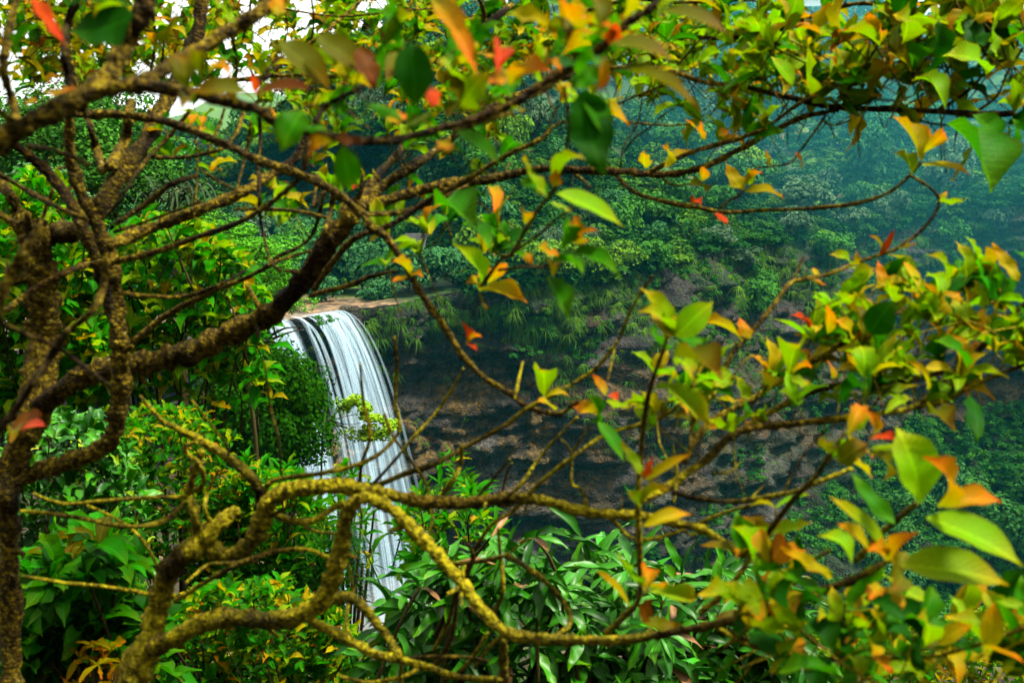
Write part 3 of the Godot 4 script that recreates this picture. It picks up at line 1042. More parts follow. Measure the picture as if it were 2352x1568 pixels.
func shrub(called: String, label: String, x0: float, y0: float, x1: float, y1: float, d: float, deep: float, n: int, per: int, leaf: float, wide: float, weights: Array, mat: Material, droop: float, spread: float, seed_: int, most := 180) -> void:
	# a box of the frame (full-photo pixels / 0.871) at a distance, filled with stems that end in rosettes
	rng.seed = seed_
	var mid := at((x0 + x1) * 0.5, (y0 + y1) * 0.5, d)
	var foot := foot_under(mid)
	var g := Grower.new()
	g.node = thing(called, label, "shrub", foot)
	for k in n:
		# upper outline is a rough dome
		var fx := rng.randf()
		var dome := 0.45 * pow(absf(fx - 0.5) * 2.0, 2.0) + 0.12 * nz.get_noise_1d(fx * 90.0 + seed_)
		var fy := clampf(dome + pow(rng.randf(), 1.3) * (1.0 - dome), 0.0, 1.0)
		var dd := d + rng.randf_range(-deep, deep) * (0.35 + 0.65 * (1.0 - fy))
		var p := at(lerpf(x0, x1, fx), lerpf(y0, y1, fy), dd)
		var axis := (Vector3(rng.randf_range(-.6, .6), 0.9, rng.randf_range(-.3, .7))).normalized()
		if k % 3 == 0:
			var q := catmull([p - axis * leaf * 1.8 + Vector3(rng.randf_range(-.05, .05), -leaf * 0.7, 0), p - axis * leaf * 0.9, p], 3)
			var rr := []
			for i in q.size(): rr.append(lerpf(0.006, 0.003, float(i) / (q.size() - 1)) * (leaf / 0.12))
			for i in q.size(): q[i] -= foot
			part("stem", tube(q, rr, 5, 0.05), M.stem, g.node)
		rosette(g, p, axis, per, leaf, wide, weights, spread, droop)
		if rng.randf() < 0.7: rosette(g, p - axis * leaf * rng.randf_range(0.5, 1.4), axis, maxi(2, per - 2), leaf * 1.1, wide, weights, spread * 1.25, droop * 1.4, 0.7)
	# main stems down to the ground
	for k in 6:
		var top := at(lerpf(x0, x1, (k + 0.5) / 6.0), lerpf(y0, y1, 0.6), d) - foot
		var q := catmull([Vector3(rng.randf_range(-.15, .15), -0.1, rng.randf_range(-.15, .15)), top * Vector3(0.4, 0.5, 0.4), top], 5)
		var rr := []
		for i in q.size(): rr.append(lerpf(0.016, 0.006, float(i) / (q.size() - 1)))
		part("main_stem", tube(q, rr, 6), M.stem, g.node)
	hang_leaves(g, most, mat)

func build_shrubs() -> void:
	var k := 1.0 / 0.871
	var dark := [Color(.012, .048, .008), Color(.036, .120, .012)]
	var fresh := [Color(.020, .090, .006), Color(.060, .210, .010)]
	# trees down the left hillside
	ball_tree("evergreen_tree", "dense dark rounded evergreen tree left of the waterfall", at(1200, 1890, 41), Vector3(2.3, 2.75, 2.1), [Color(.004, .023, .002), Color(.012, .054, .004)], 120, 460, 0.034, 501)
	ball_tree("hillside_bush", "bright small leaved bush above the rounded evergreen tree", at(1240, 1350, 43), Vector3(1.4, 1.1, 1.4), fresh, 24, 300, 0.04, 502)
	ball_tree("hillside_bush", "green bush on the hillside, lower left of the river", at(1130, 1190, 37), Vector3(1.7, 1.1, 1.4), fresh, 24, 300, 0.04, 503)
	ball_tree("hillside_bush", "green bush beside the long leaved screw pine", at(900, 1070, 33), Vector3(1.7, 1.0, 1.3), fresh, 24, 300, 0.04, 504)
	ball_tree("dark_tree", "dark leafy tree at the left edge under the sky", at(130, 700, 34), Vector3(2.6, 2.2, 2.0), dark, 44, 320, 0.032, 505)
	ball_tree("dark_tree", "dark leafy tree behind the forked trunk", at(520, 720, 36), Vector3(2.2, 2.4, 2.0), dark, 44, 320, 0.032, 506)
	ball_tree("dark_tree", "tall dark tree with its top against the sky", at(420, 430, 44), Vector3(1.2, 1.6, 1.2), dark, 20, 120, 0.07, 507)
	ball_tree("dark_tree", "dark shaggy tree low at the left edge", at(130, 930, 24), Vector3(1.3, 1.0, 1.2), [Color(.016, .05, .016), Color(.05, .12, .045)], 24, 130, 0.06, 508)
	# the yellow-green sapling that leans out over the fall
	rng.seed = 520
	var foot := foot_under(at(1440, 2080, 42))
	var sap := thing("sapling", "small yellow green sapling leaning out in front of the waterfall", "tree", foot)
	var ends := [[1640, 1850], [1700, 1930], [1740, 2000], [1650, 1990], [1600, 1860], [1770, 1960], [1690, 1890]]
	var st: Vector3 = at(1480, 2010, 42) - foot
	var tp := catmull([Vector3(0, -0.3, 0), st * 0.5, st, at(1560, 1960, 42) - foot], 4)
	var tr := []
	for i in tp.size(): tr.append(lerpf(0.05, 0.02, float(i) / (tp.size() - 1)))
	part("trunk", tube(tp, tr, 6), M.stem, sap)
	for e in ends:
		var q := catmull([tp[-3], at((e[0] + 1500) * 0.5, e[1] + 20, 42) - foot, at(e[0], e[1], 42) - foot], 4)
		var rr := []
		for i in q.size(): rr.append(lerpf(0.018, 0.006, float(i) / (q.size() - 1)))
		part("limb", tube(q, rr, 5), M.stem, sap)
		part("leaf_clump", crown_mesh([Color(.05, .13, .006), Color(.16, .27, .010)], 9, 70, 0.13, 0.8, true), M.far_leaf, sap, Transform3D(Basis.from_scale(Vector3(0.52, 0.42, 0.5)), at(e[0], e[1], 42) - foot))
	# screw pine with long arching blades
	rng.seed = 530
	var pc := at(800, 900, 22)
	var pf := foot_under(pc)
	var pan := thing("screw_pine", "long bladed screw pine behind the left branches", "plant", pf)
	var pm := leaf_mat(0.5, 0.12, Color(.3, .4, .3))
	pm.albedo_color = srgb(.012, .060, .022)
	pm.vertex_color_use_as_albedo = false
	var up := pc.y - pf.y
	part("trunk", tube([Vector3(0, -0.2, 0), Vector3(0.05, up * 0.5, 0), Vector3(0, up, 0)], [0.1, 0.08, 0.07], 7), M.stem, pan)
	for b in 90:
		var a := rng.randf() * TAU
		var o := Vector3(cos(a), 0, sin(a))
		var hub := Vector3(rng.randf_range(-.45, .45), up + rng.randf_range(-.35, .2), rng.randf_range(-.3, .3))
		var ln := rng.randf_range(0.6, 1.1)
		var rise := rng.randf_range(0.3, 1.2)
		var v := PackedVector3Array()
		var idx := PackedInt32Array()
		for i in 7:
			var t := i / 6.0
			var p := hub + o * ln * t * 0.8 + Vector3.UP * ln * (rise * t - 1.1 * t * t)
			var w := Vector3(-o.z, 0, o.x) * 0.028 * (1.0 - t * t)
			v.append_array([p - w, p + Vector3.DOWN * 0.01, p + w])
			if i:
				var q := i * 3
				idx.append_array([q - 3, q, q - 2, q - 2, q, q + 1, q - 2, q + 1, q - 1, q - 1, q + 1, q + 2])
		part("blade", arrays_mesh(v, idx), pm, pan)
	# shrubs of the near slope: box in full-photo pixels
	var g1 := [[10, 6], [1, 2.5], [2, 3.0], [3, 0.8], [7, 1.0], [0, 0.8]]
	shrub("broad_leaf_shrub", "bright green broad leaved shrub behind the forked mossy limbs", 280 * k, 880 * k, 1040 * k, 1540 * k, 8.5, 0.8, 260, 5, 0.15, 0.42, g1, M.leaf, 0.5, 1.0, 601, 300)
	shrub("broad_leaf_shrub", "bright green leafy shrub behind the lichen trunk at the left edge", -60 * k, 680 * k, 420 * k, 1650 * k, 8.0, 0.8, 220, 5, 0.15, 0.42, g1, M.leaf, 0.5, 1.0, 602, 160)
	shrub("flushing_shrub", "small leaved shrub with orange new shoots below the dark limb", 330 * k, 1620 * k, 1000 * k, 2300 * k, 6.8, 0.6, 420, 6, 0.072, 0.36, [[2, 2.4], [3, 1.0], [1, 4], [4, 0.8], [10, 3], [0, 2], [5, 0.1]], M.leaf, 0.2, 1.0, 603, 220)
	shrub("dark_leaf_shrub", "dark glossy shrub beside the trunk at the left edge", -40 * k, 1650 * k, 560 * k, 2350 * k, 5.6, 0.6, 260, 5, 0.085, 0.42, [[0, 4], [1, 3], [9, 3], [2, 0.8]], M.gloss, 0.4, 1.1, 604, 160)
	shrub("large_leaf_shrub", "dark green large leaved shrub in the lower left corner", 60 * k, 2130 * k, 620 * k, 2900 * k, 4.2, 0.4, 130, 6, 0.125, 0.42, [[1, 4], [0, 3], [10, 2], [6, 0.6]], M.leaf, 0.35, 1.05, 605, 200)
	shrub("orange_shoot_shrub", "young shoots of drooping orange leaves at the bottom left edge", 300 * k, 2540 * k, 470 * k, 2760 * k, 3.9, 0.12, 6, 6, 0.085, 0.34, [[4, 5], [3, 3], [2, 0.5]], M.leaf, 1.1, 1.0, 606, 60)
	var slim := [[10, 6], [1, 3], [2, 2], [3, 0.5], [0, 1]]
	shrub("narrow_leaf_shrub", "fresh green narrow leaved shrub left of the foot of the waterfall", 800 * k, 1840 * k, 1330 * k, 2600 * k, 7.0, 0.6, 260, 6, 0.115, 0.26, slim, M.leaf, 0.25, 1.05, 607, 220)
	shrub("narrow_leaf_shrub", "slender green sprays standing in front of the falling water", 1230 * k, 1880 * k, 1520 * k, 2150 * k, 7.2, 0.3, 15, 6, 0.115, 0.24, slim, M.leaf, 0.2, 1.0, 617, 120)
	shrub("narrow_leaf_shrub", "upright green shrub right of the foot of the waterfall", 1600 * k, 1850 * k, 1990 * k, 2560 * k, 6.6, 0.5, 75, 6, 0.115, 0.24, slim, M.leaf, 0.2, 1.05, 618, 220)
	shrub("flushing_shrub", "low shrub with scattered orange leaves along the bottom left of the fall", 560 * k, 2330 * k, 1440 * k, 2860 * k, 5.4, 0.6, 360, 6, 0.075, 0.38, [[1, 4], [10, 3], [2, 3], [3, 1.2], [4, 0.8], [0, 2]], M.leaf, 0.25, 1.05, 608, 260)
	shrub("leathery_shrub", "shrub with long leathery drooping leaves at the bottom centre", 1520 * k, 2130 * k, 2760 * k, 2950 * k, 4.8, 0.5, 200, 6, 0.180, 0.22, [[9, 6], [1, 1.6], [0, 3], [8, 0.25], [10, 0.4]], M.gloss, 0.9, 1.25, 609, 300)
	shrub("leathery_shrub", "shrub with long leathery leaves right of the bottom centre", 2480 * k, 2260 * k, 3250 * k, 2950 * k, 5.2, 0.5, 130, 6, 0.170, 0.22, [[9, 6], [1, 1.2], [0, 3], [8, 0.3]], M.gloss, 0.9, 1.25, 610, 200)
	shrub("yellow_shrub", "yellow green bushy shrub at the bottom edge below the near leaves", 3150 * k, 2470 * k, 3780 * k, 2950 * k, 8.6, 0.6, 160, 6, 0.10, 0.36, [[2, 4], [3, 1.6], [1, 3], [10, 2], [4, 0.3]], M.leaf, 0.4, 1.1, 611, 160)
	shrub("yellow_shrub", "yellow green bushy shrub in the bottom right corner", 3640 * k, 2420 * k, 4250 * k, 2950 * k, 9.2, 0.6, 170, 6, 0.10, 0.36, [[2, 4], [3, 2], [1, 3], [10, 1], [4, 0.4]], M.leaf, 0.4, 1.1, 612, 160)
	# the dark bristly plant in front of the fall
	shrub("bristly_shrub", "dark bristly plant standing against the white water", 1230 * k, 2060 * k, 1470 * k, 2380 * k, 6.6, 0.2, 34, 12, 0.10, 0.07, [[0, 5], [9, 1]], M.leaf, 0.5, 1.3, 613, 120)
# ------------------------------------------------------------------ the three trees in front
var bark_of := {}
func limb(g: Grower, tree_parts: Array, d0: float, d1: float, widths: Array, mat: Material, called := "branch") -> Array:
	# tree_parts: [quarter, x, y, x, y ...] runs traced one after another; widths along the limb in the same units
	var flat := []
	for run in tree_parts:
		var o := quarter(run[0])
		for i in range(1, run.size(), 2): flat.append(Vector2(run[i], run[i + 1]) + o)
	var total := 0.0
	var along := [0.0]
	for i in range(1, flat.size()):
		total += (flat[i] - flat[i - 1]).length()
		along.append(total)
	var pts := []
	for i in flat.size():
		var t: float = along[i] / total
		var d := lerpf(d0, d1, t) * (1.0 + 0.012 * sin(t * 9.0 + d0 * 40.0))
		pts.append(at(flat[i].x, flat[i].y, d))
	var q := catmull(pts, 9 if widths[0] > 40 else 6)
	var rad := []
	var lump := rng.randf() * 500.0
	for i in q.size():
		var t := float(i) / (q.size() - 1)
		var f := t * (widths.size() - 1)
		var k := mini(int(f), widths.size() - 2)
		var d: float = (cam_basis.transposed() * q[i]).z * -1.0
		rad.append(lerpf(widths[k], widths[k + 1], f - k) * 0.5 / FOCAL * d * (0.93 - 0.06 + 0.30 * nz.get_noise_1d(lump + i * 3.1) + 0.22 * maxf(0.0, nz2.get_noise_1d(lump + i * 11.0))))
	var local := []
	for e in q: local.append(e - g.node.position)
	var thick: float = widths[0]
	part(called, tube(local, rad, 12 if thick > 40 else 7, 0.26 if thick > 40 else 0.14), mat, g.node)
	if thick > 30 and called != "twig":
		for k in int(total / 260.0):
			var i := rng.randi_range(4, q.size() - 5)
			var away := (rand_dir() + Vector3.UP * 0.3).normalized()
			var r: float = rad[i]
			var s := rng.randf_range(0.8, 2.6) * r
			var w := r * rng.randf_range(0.16, 0.34)
			part("stub", tube([local[i] + away * r * 0.4, local[i] + away * (r + s * 0.5), local[i] + away * (r + s) + rand_dir() * s * 0.2], [w * 1.5, w, w * 0.8], 6, 0.2), mat, g.node)
	return q

func twig(g: Grower, p: Vector3, dir: Vector3, length: float, r: float, mat: Material) -> Vector3:
	var e := p + dir * length
	var bend := rand_dir() * length * 0.12
	part("twig", tube([p - g.node.position, p + dir * length * 0.5 + bend - g.node.position, e - g.node.position], [r, r * 0.8, r * 0.55], 5, 0.05), mat, g.node)
	return e

func leafy(g: Grower, q: Array, from: float, step: float, leaf: float, weights: Array, mat: Material, per := 4) -> void:
	# short side twigs with rosettes along a branch from a share of its length on; leaf and step in metres
	var run := 0.0
	var n := q.size()
	for i in range(int(from * (n - 1)) + 1, n):
		run += (q[i] - q[i - 1]).length()
		if run < step and i < n - 1: continue
		run = rng.randf_range(-0.3, 0.3) * step
		var dir: Vector3 = (q[i] - q[i - 1]).normalized()
		var axis := (dir * 0.5 + Vector3.UP * rng.randf_range(0.1, 0.9) + rand_dir() * 0.55).normalized()
		var e: Vector3 = twig(g, q[i], axis, leaf * rng.randf_range(0.3, 0.9), leaf * 0.025, mat) if i < n - 1 else q[i]
		rosette(g, e, axis, per + rng.randi_range(-1, 1), leaf, 0.42, weights, 1.05, 0.22)

func leaf_from(g: Grower, q: int, bx: float, by: float, tx: float, ty: float, wide: float, d: float, pal: int, shape := -1) -> void:
	# one leaf traced from its stalk to its tip
	var o := quarter(q)
	var b := at(bx + o.x, by + o.y, d)
	var e := at(tx + o.x, ty + o.y, d * (1.0 - rng.randf_range(-0.03, 0.06)))
	var w := wide / FOCAL * d * 1.15
	var up := (Vector3(0.2, 0.75, 0.65) + rand_dir() * 0.25).normalized()
	var t := leaf_frame(b, e - b, (e - b).length(), w, up)
	add_leaf(g, t, pal, 5.0)
	if shape >= 0: g.leaves[-1][2] = shape

func spray(g: Grower, q: int, x0: float, y0: float, x1: float, y1: float, n: int, leaf: float, d0: float, d1: float, weights: Array, mat: Material, per := 4) -> void:
	# leafy twig ends scattered through a stretch of the crown
	var o := quarter(q)
	for k in n:
		var d := rng.randf_range(d0, d1)
		var p := at(rng.randf_range(x0, x1) + o.x, rng.randf_range(y0, y1) + o.y, d)
		var axis := (Vector3(rng.randf_range(-.7, .7), rng.randf_range(0.1, 0.9), rng.randf_range(-.3, .5))).normalized()
		twig(g, p, -axis, leaf * rng.randf_range(1.0, 2.4), leaf * 0.022, mat)
		rosette(g, p, axis, per, leaf, 0.42, weights, 1.05, 0.25)

func build_trees() -> void:
	rng.seed = 900
	var warm := [[2, 5], [3, 3.0], [4, 1.3], [1, 1.6], [7, 1.8], [6, 0.8], [5, 0.12]]
	var shady := [[1, 3.5], [2, 3.5], [0, 1.2], [6, 1], [3, 1.2], [4, 0.7]]
	var light := [[2, 6], [7, 2.5], [3, 2.4], [1, 2.2], [4, 0.8], [0, 0.7], [5, 0.08]]
	# ---- first tree: lichen-crusted trunk at the left edge
	var b := Grower.new()
	var foot := foot_under(at(45, 3136, 2.45))
	b.node = thing("lichen_tree", "old lichen crusted tree whose trunk stands at the left edge", "tree", foot)
	var m: Material = M.bark
	var p := at(45, 3136, 2.45)
	var base := catmull([foot + Vector3(-0.06, -0.1, 0), foot.lerp(p, 0.5) + Vector3(0.02, 0, 0), p], 5)
	var br := []
	var bl := []
	for i in base.size():
		br.append(lerpf(0.045, 0.0245, pow(float(i) / (base.size() - 1), 0.5)))
		bl.append(base[i] - foot)
	part("trunk", tube(bl, br, 10, 0.15), m, b.node)
	limb(b, [[3, 45, 1580, 48, 1300, 42, 950, 30, 700, 40, 560]], 2.45, 2.42, [112, 112, 105, 108, 100], m, "trunk")
	limb(b, [[3, 30, 680, 80, 480, 150, 330, 190, 150], [1, 195, 1500, 185, 1300, 160, 1130, 140, 1035]], 2.42, 2.5, [130, 145, 165, 172, 176, 165, 150], m, "trunk")
	limb(b, [[1, 120, 1090, 80, 980, 40, 890, -40, 790]], 2.5, 2.55, [75, 60, 45], m)
	limb(b, [[1, 120, 1120, 60, 1030, -40, 960]], 2.5, 2.45, [45, 38, 34], m)
	limb(b, [[1, 200, 1100, 260, 1060, 330, 1070, 390, 1020]], 2.5, 2.42, [110, 110, 90, 70], m)
	var big := limb(b, [[3, 110, 360, 330, 190, 500, 130, 700, 90, 900, 40], [1, 1060, 1530, 1250, 1430, 1400, 1280, 1500, 1130, 1600, 1000, 1650, 930]], 2.43, 2.2, [110, 105, 110, 125, 125, 120, 105, 110, 105, 90], m, "main_branch")
	limb(b, [[3, 50, 650, 160, 600, 300, 560, 430, 510, 515, 440, 545, 300, 552, 100], [1, 545, 1568, 530, 1400, 500, 1200, 430, 1000, 350, 840, 320, 700, 315, 560, 330, 430, 320, 300, 300, 150, 350, 0]], 2.4, 2.15, [80, 85, 85, 88, 92, 100, 92, 85, 80, 72, 60, 50, 45, 42, 40], m, "main_branch")
	limb(b, [[1, 520, 1500, 480, 1330, 420, 1150, 350, 980, 250, 830, 150, 730, 40, 650]], 2.22, 2.2, [45, 52, 60, 55, 48, 42], m)
	limb(b, [[1, 420, 1010, 520, 850, 640, 690, 740, 500, 830, 330, 905, 150, 930, -40]], 2.25, 2.6, [100, 95, 88, 80, 78, 75, 70], m, "main_branch")
	limb(b, [[1, 470, 790, 440, 680, 415, 590, 395, 520]], 2.3, 2.35, [46, 38, 30], m)
	limb(b, [[1, 500, 770, 570, 640, 590, 540, 600, 470]], 2.3, 2.4, [62, 52, 46], m)
	limb(b, [[1, 500, 1130, 700, 1040, 900, 970, 1100, 890, 1200, 830, 1340, 740, 1400, 650, 1460, 560]], 2.2, 2.35, [62, 60, 55, 50, 44, 36], m)
	var la := limb(b, [[1, 500, 1205, 700, 1160, 900, 1090, 1100, 1020, 1230, 940, 1330, 860, 1390, 790, 1430, 660]], 2.15, 1.9, [34, 34, 30, 28, 25, 24], m)
	limb(b, [[1, 20, 1430, 150, 1330, 300, 1250, 400, 1215, 505, 1200]], 2.05, 2.15, [30, 34, 36, 34], m)
	limb(b, [[1, 545, 1345, 700, 1360, 850, 1360, 1000, 1310, 1130, 1240]], 2.15, 2.2, [26, 24, 22, 14], m)
	limb(b, [[1, 610, 1568, 760, 1450, 950, 1350, 1120, 1280, 1230, 1220, 1280, 1175, 1380, 1130, 1440, 1060, 1490, 880]], 2.35, 2.1, [34, 34, 32, 26, 22, 18, 16], m)
	limb(b, [[1, 1185, 760, 1190, 900, 1195, 1010, 1210, 1080, 1240, 1200, 1290, 1245]], 2.1, 2.05, [18, 18, 17, 20, 16], m)
	limb(b, [[1, 1230, 1215, 1330, 1180, 1430, 1150]], 2.15, 2.15, [20, 18, 12], m)
	# the long branch that crosses from the upper left down to the right
	limb(b, [[1, 200, 525, 400, 525, 600, 530, 800, 570, 1000, 650, 1200, 740, 1400, 810, 1550, 890, 1660, 980, 1700, 1040, 1770, 1085, 1830, 1170, 1880, 1250, 1920, 1330, 1965, 1395, 2040, 1500], [3, 2100, 30, 2180, 130, 2290, 210], [4, 10, 250, 60, 295, 150, 325, 230, 330, 290, 285, 400, 275]], 2.05, 1.75, [44, 42, 42, 44, 44, 42, 38, 36, 34, 32, 30, 30, 26, 18], m)
	limb(b, [[1, 1430, 1355, 1600, 1310, 1700, 1270, 1820, 1245]], 2.2, 2.0, [34, 28, 24, 18], m)
	limb(b, [[1, 1440, 1330, 1530, 1200, 1620, 1100, 1710, 1060]], 2.18, 2.0, [30, 36, 34, 30], m)
	var lb := limb(b, [[1, 1700, 1060, 1800, 1030, 1950, 930, 2100, 850, 2250, 760, 2351, 700], [2, 130, 640, 210, 570, 330, 540]], 2.0, 1.8, [32, 32, 30, 26, 20, 14], m)
	limb(b, [[1, 1680, 985, 1850, 970, 2000, 920, 2150, 850]], 1.98, 2.05, [28, 26, 24, 16], m)
	limb(b, [[1, 1640, 945, 1760, 850, 1900, 760, 1990, 700, 2080, 630]], 2.2, 2.3, [60, 55, 48, 40, 30], m)
	limb(b, [[1, 1640, 960, 1720, 830, 1830, 700, 1890, 620]], 2.2, 2.4, [55, 48, 40, 34], m)
	var lc := limb(b, [[1, 1680, 945, 1900, 880, 2080, 840, 2200, 830, 2351, 800], [2, 120, 775, 300, 780, 500, 788, 690, 800, 870, 772, 1000, 710, 1160, 625, 1330, 540, 1500, 505]], 2.2, 2.3, [60, 52, 46, 44, 40, 38, 36, 36, 30, 26, 20], m)
	var ld := limb(b, [[2, 620, 795, 820, 700, 1030, 640, 1170, 590]], 2.22, 2.2, [26, 26, 24, 16], m)
	var le := limb(b, [[2, 470, 795, 560, 880, 700, 925, 870, 955, 980, 975, 1150, 965, 1400, 955, 1600, 930, 1740, 880, 1830, 805, 1880, 745]], 2.25, 2.0, [26, 25, 24, 22, 20, 18, 16], m)
	limb(b, [[2, 1830, 805, 1920, 860, 1965, 930, 1900, 1040, 1770, 1140, 1600, 1200, 1450, 1260, 1290, 1295, 1220, 1380, 1140, 1480, 1060, 1568], [4, 1010, 60, 960, 180]], 2.0, 1.75, [16, 16, 17, 18, 20, 24, 26, 26, 28], m)
	limb(b, [[2, 1285, 1300, 1315, 1240, 1342, 1175]], 1.85, 1.85, [18, 14, 12], m)
	var lf := limb(b, [[2, 330, 330, 480, 310, 700, 320, 880, 375, 1050, 395, 1250, 440, 1480, 490, 1700, 500, 1950, 510, 2150, 525, 2310, 520]], 2.4, 2.2, [24, 26, 30, 30, 30, 30, 32, 34, 30], m)
	limb(b, [[1, 2080, 630, 2240, 500], [2, 60, 420, 330, 330]], 2.3, 2.4, [30, 26, 24], m)
	var lg := limb(b, [[2, 700, 180, 830, 172, 1000, 175, 1180, 150, 1320, 95, 1480, 40, 1600, 15, 1750, 25, 1850, 18, 2000, 12, 2400, 0]], 2.5, 2.3, [14, 22, 26, 28, 26, 24, 24, 24], m)
	var lh := limb(b, [[2, 300, 60, 540, 0, 750, 10, 950, 5, 1080, 0, 1200, 15, 1340, -10]], 2.6, 2.5, [22, 20, 18, 12, 10], m)
	for t in [[[2, 1520, 490, 1560, 390, 1650, 260, 1690, 195], 16], [[2, 1605, 490, 1620, 350, 1645, 200, 1680, 40], 11], [[2, 1970, 500, 2080, 430, 2180, 330, 2235, 270], 18], [[2, 2140, 510, 2230, 440, 2280, 330, 2351, 220], 16], [[2, 1440, 530, 1380, 620, 1320, 700, 1290, 740, 1230, 760, 1120, 770], 13], [[2, 950, 962, 1000, 920, 1040, 900, 1070, 870], 13], [[2, 690, 815, 740, 850, 820, 845], 12], [[2, 1430, 555, 1480, 575, 1560, 550], 11], [[2, 500, 720, 560, 640, 640, 580, 710, 515], 10], [[2, 500, 780, 510, 680, 580, 560, 600, 420], 9], [[2, 520, 560, 700, 575, 830, 570], 12], [[2, 480, 480, 600, 430, 700, 390, 800, 370], 12], [[2, 1860, 530, 1900, 560, 2000, 575, 2050, 570], 12], [[2, 1180, 580, 1300, 490, 1400, 440], 20], [[2, 760, 300, 820, 230, 900, 150], 10], [[2, 290, 800, 330, 830, 360, 860], 18]]:
		limb(b, [t[0]], 2.28, 2.2, [t[1], t[1] * 0.9, t[1] * 0.7], m, "twig")
	for t in [[[1, 870, 510, 760, 640, 650, 760, 560, 900, 500, 985], 22], [[1, 1030, 500, 1000, 590, 955, 690], 16], [[1, 1115, 520, 1090, 600, 1055, 650], 22], [[1, 690, 720, 850, 722, 1000, 690, 1060, 655], 24], [[1, 900, 640, 905, 800, 890, 985], 12], [[1, 530, 1025, 650, 950, 780, 850, 905, 805], 30], [[1, 520, 1065, 700, 1005, 920, 925], 18], [[1, 1150, 560, 1130, 700, 1080, 890], 17], [[1, -20, 790, 130, 880, 280, 960, 400, 1010], 28], [[1, 240, 870, 190, 1010, 120, 1150, 90, 1220], 20], [[1, 920, 780, 1000, 830, 1090, 880], 14], [[1, 1080, 960, 1250, 960, 1400, 975, 1500, 1000], 20], [[1, 1530, 900, 1520, 960, 1490, 1060], 26], [[1, 1460, 800, 1440, 950, 1480, 880], 16], [[1, 1190, 540, 1195, 640, 1185, 780], 20]]:
		limb(b, [t[0]], 2.15, 2.05, [t[1], t[1], t[1] * 0.8], m, "twig")
	for t in [[[1, 1170, 400, 1300, 290, 1450, 180, 1570, 80, 1660, 0], 24], [[1, 970, 370, 1150, 362, 1300, 345, 1610, 355], 26], [[1, 1300, 40, 1480, 68, 1620, 72, 1900, 45, 2080, 30], 11], [[1, 1430, 0, 1440, 100, 1425, 200], 12], [[1, 1310, 60, 1320, 140, 1300, 190], 8], [[1, 1150, 0, 1140, 80, 1110, 190], 12], [[1, 2200, -10, 2220, 80, 2150, 190], 30], [[1, 2120, 210, 2230, 120, 2300, 60, 2351, 20], 40], [[1, 700, 60, 710, 200, 690, 330], 18], [[1, 1060, 150, 1085, 300, 1070, 480], 14], [[1, 640, 120, 760, 190, 900, 210], 14], [[1, 760, 130, 740, 300, 720, 420], 12]]:
		limb(b, [t[0]], 2.8, 2.9, [t[1], t[1], t[1] * 0.7], m, "twig")
	# leaves of the first tree
	leafy(b, lc, 0.62, 0.085, 0.062, warm, m)
	leafy(b, ld, 0.3, 0.09, 0.06, warm, m)
	leafy(b, lb, 0.5, 0.11, 0.062, warm, m)
	leafy(b, lf, 0.12, 0.048, 0.072, light, m, 5)
	leafy(b, lg, 0.0, 0.050, 0.072, light, m, 5)
	leafy(b, lh, 0.0, 0.06, 0.072, light, m, 5)
	spray(b, 2, 1150, 120, 2340, 460, 44, 0.078, 2.15, 2.5, light, m, 5)
	spray(b, 2, 600, 100, 1250, 560, 44, 0.056, 2.3, 2.7, warm, m, 4)
	spray(b, 2, 1700, -60, 2351, 260, 24, 0.085, 2.1, 2.4, light, m, 5)
	spray(b, 2, 0, -60, 900, 330, 60, 0.075, 2.6, 3.2, light, m, 5)
	spray(b, 1, 1450, -80, 2351, 330, 120, 0.062, 2.9, 3.6, [[2, 5], [3, 3], [7, 2], [1, 2.5], [4, 1.2], [0, 1.2]], m, 5)
	spray(b, 1, 1150, 300, 2351, 640, 60, 0.055, 2.7, 3.3, warm, m, 4)
	spray(b, 1, 1200, 620, 1700, 1000, 10, 0.05, 2.5, 3.0, warm, m, 4)
	spray(b, 1, 1750, 560, 2351, 1000, 18, 0.06, 2.3, 2.8, [[2, 3], [1, 4], [3, 1.5], [0, 2], [4, 0.8]], m, 4)
	spray(b, 1, -20, -60, 640, 400, 120, 0.055, 2.6, 3.4, [[3, 3], [2, 4], [6, 2.5], [4, 1.8], [1, 2], [11, 0.5]], m, 4)
	spray(b, 1, 600, -60, 1300, 330, 70, 0.055, 2.7, 3.4, [[3, 3], [2, 4], [6, 2], [4, 1.6], [1, 2]], m, 4)
	spray(b, 1, 690, 560, 1020, 820, 9, 0.050, 2.3, 2.6, [[4, 3], [3, 3], [2, 2], [1, 1.5]], m, 4)
	spray(b, 1, 1750, 1000, 2330, 1220, 10, 0.058, 1.95, 2.2, [[1, 3], [2, 3], [3, 1.5], [4, 1], [0, 2]], m, 4)
	spray(b, 1, 1210, 900, 1480, 1100, 5, 0.055, 2.4, 2.6, [[2, 3], [3, 2], [1, 2]], m, 4)
	spray(b, 1, 1250, 200, 2351, 520, 60, 0.045, 2.6, 3.4, warm, m, 5)
	spray(b, 2, 0, 0, 900, 360, 50, 0.05, 2.5, 3.2, warm, m, 5)
	spray(b, 2, 850, 200, 1600, 480, 26, 0.05, 2.3, 2.7, warm, m, 5)
	spray(b, 1, 0, -60, 1350, 420, 110, 0.06, 3.0, 4.4, [[2, 4], [3, 2.5], [6, 2], [1, 3], [4, 0.8], [0, 1.5]], m, 5)
	# unseen crown leaves added above the frame to shade the limbs below
	spray(b, 1, -900, -1700, 900, -120, 70, 0.085, 1.9, 3.4, light, m, 6)
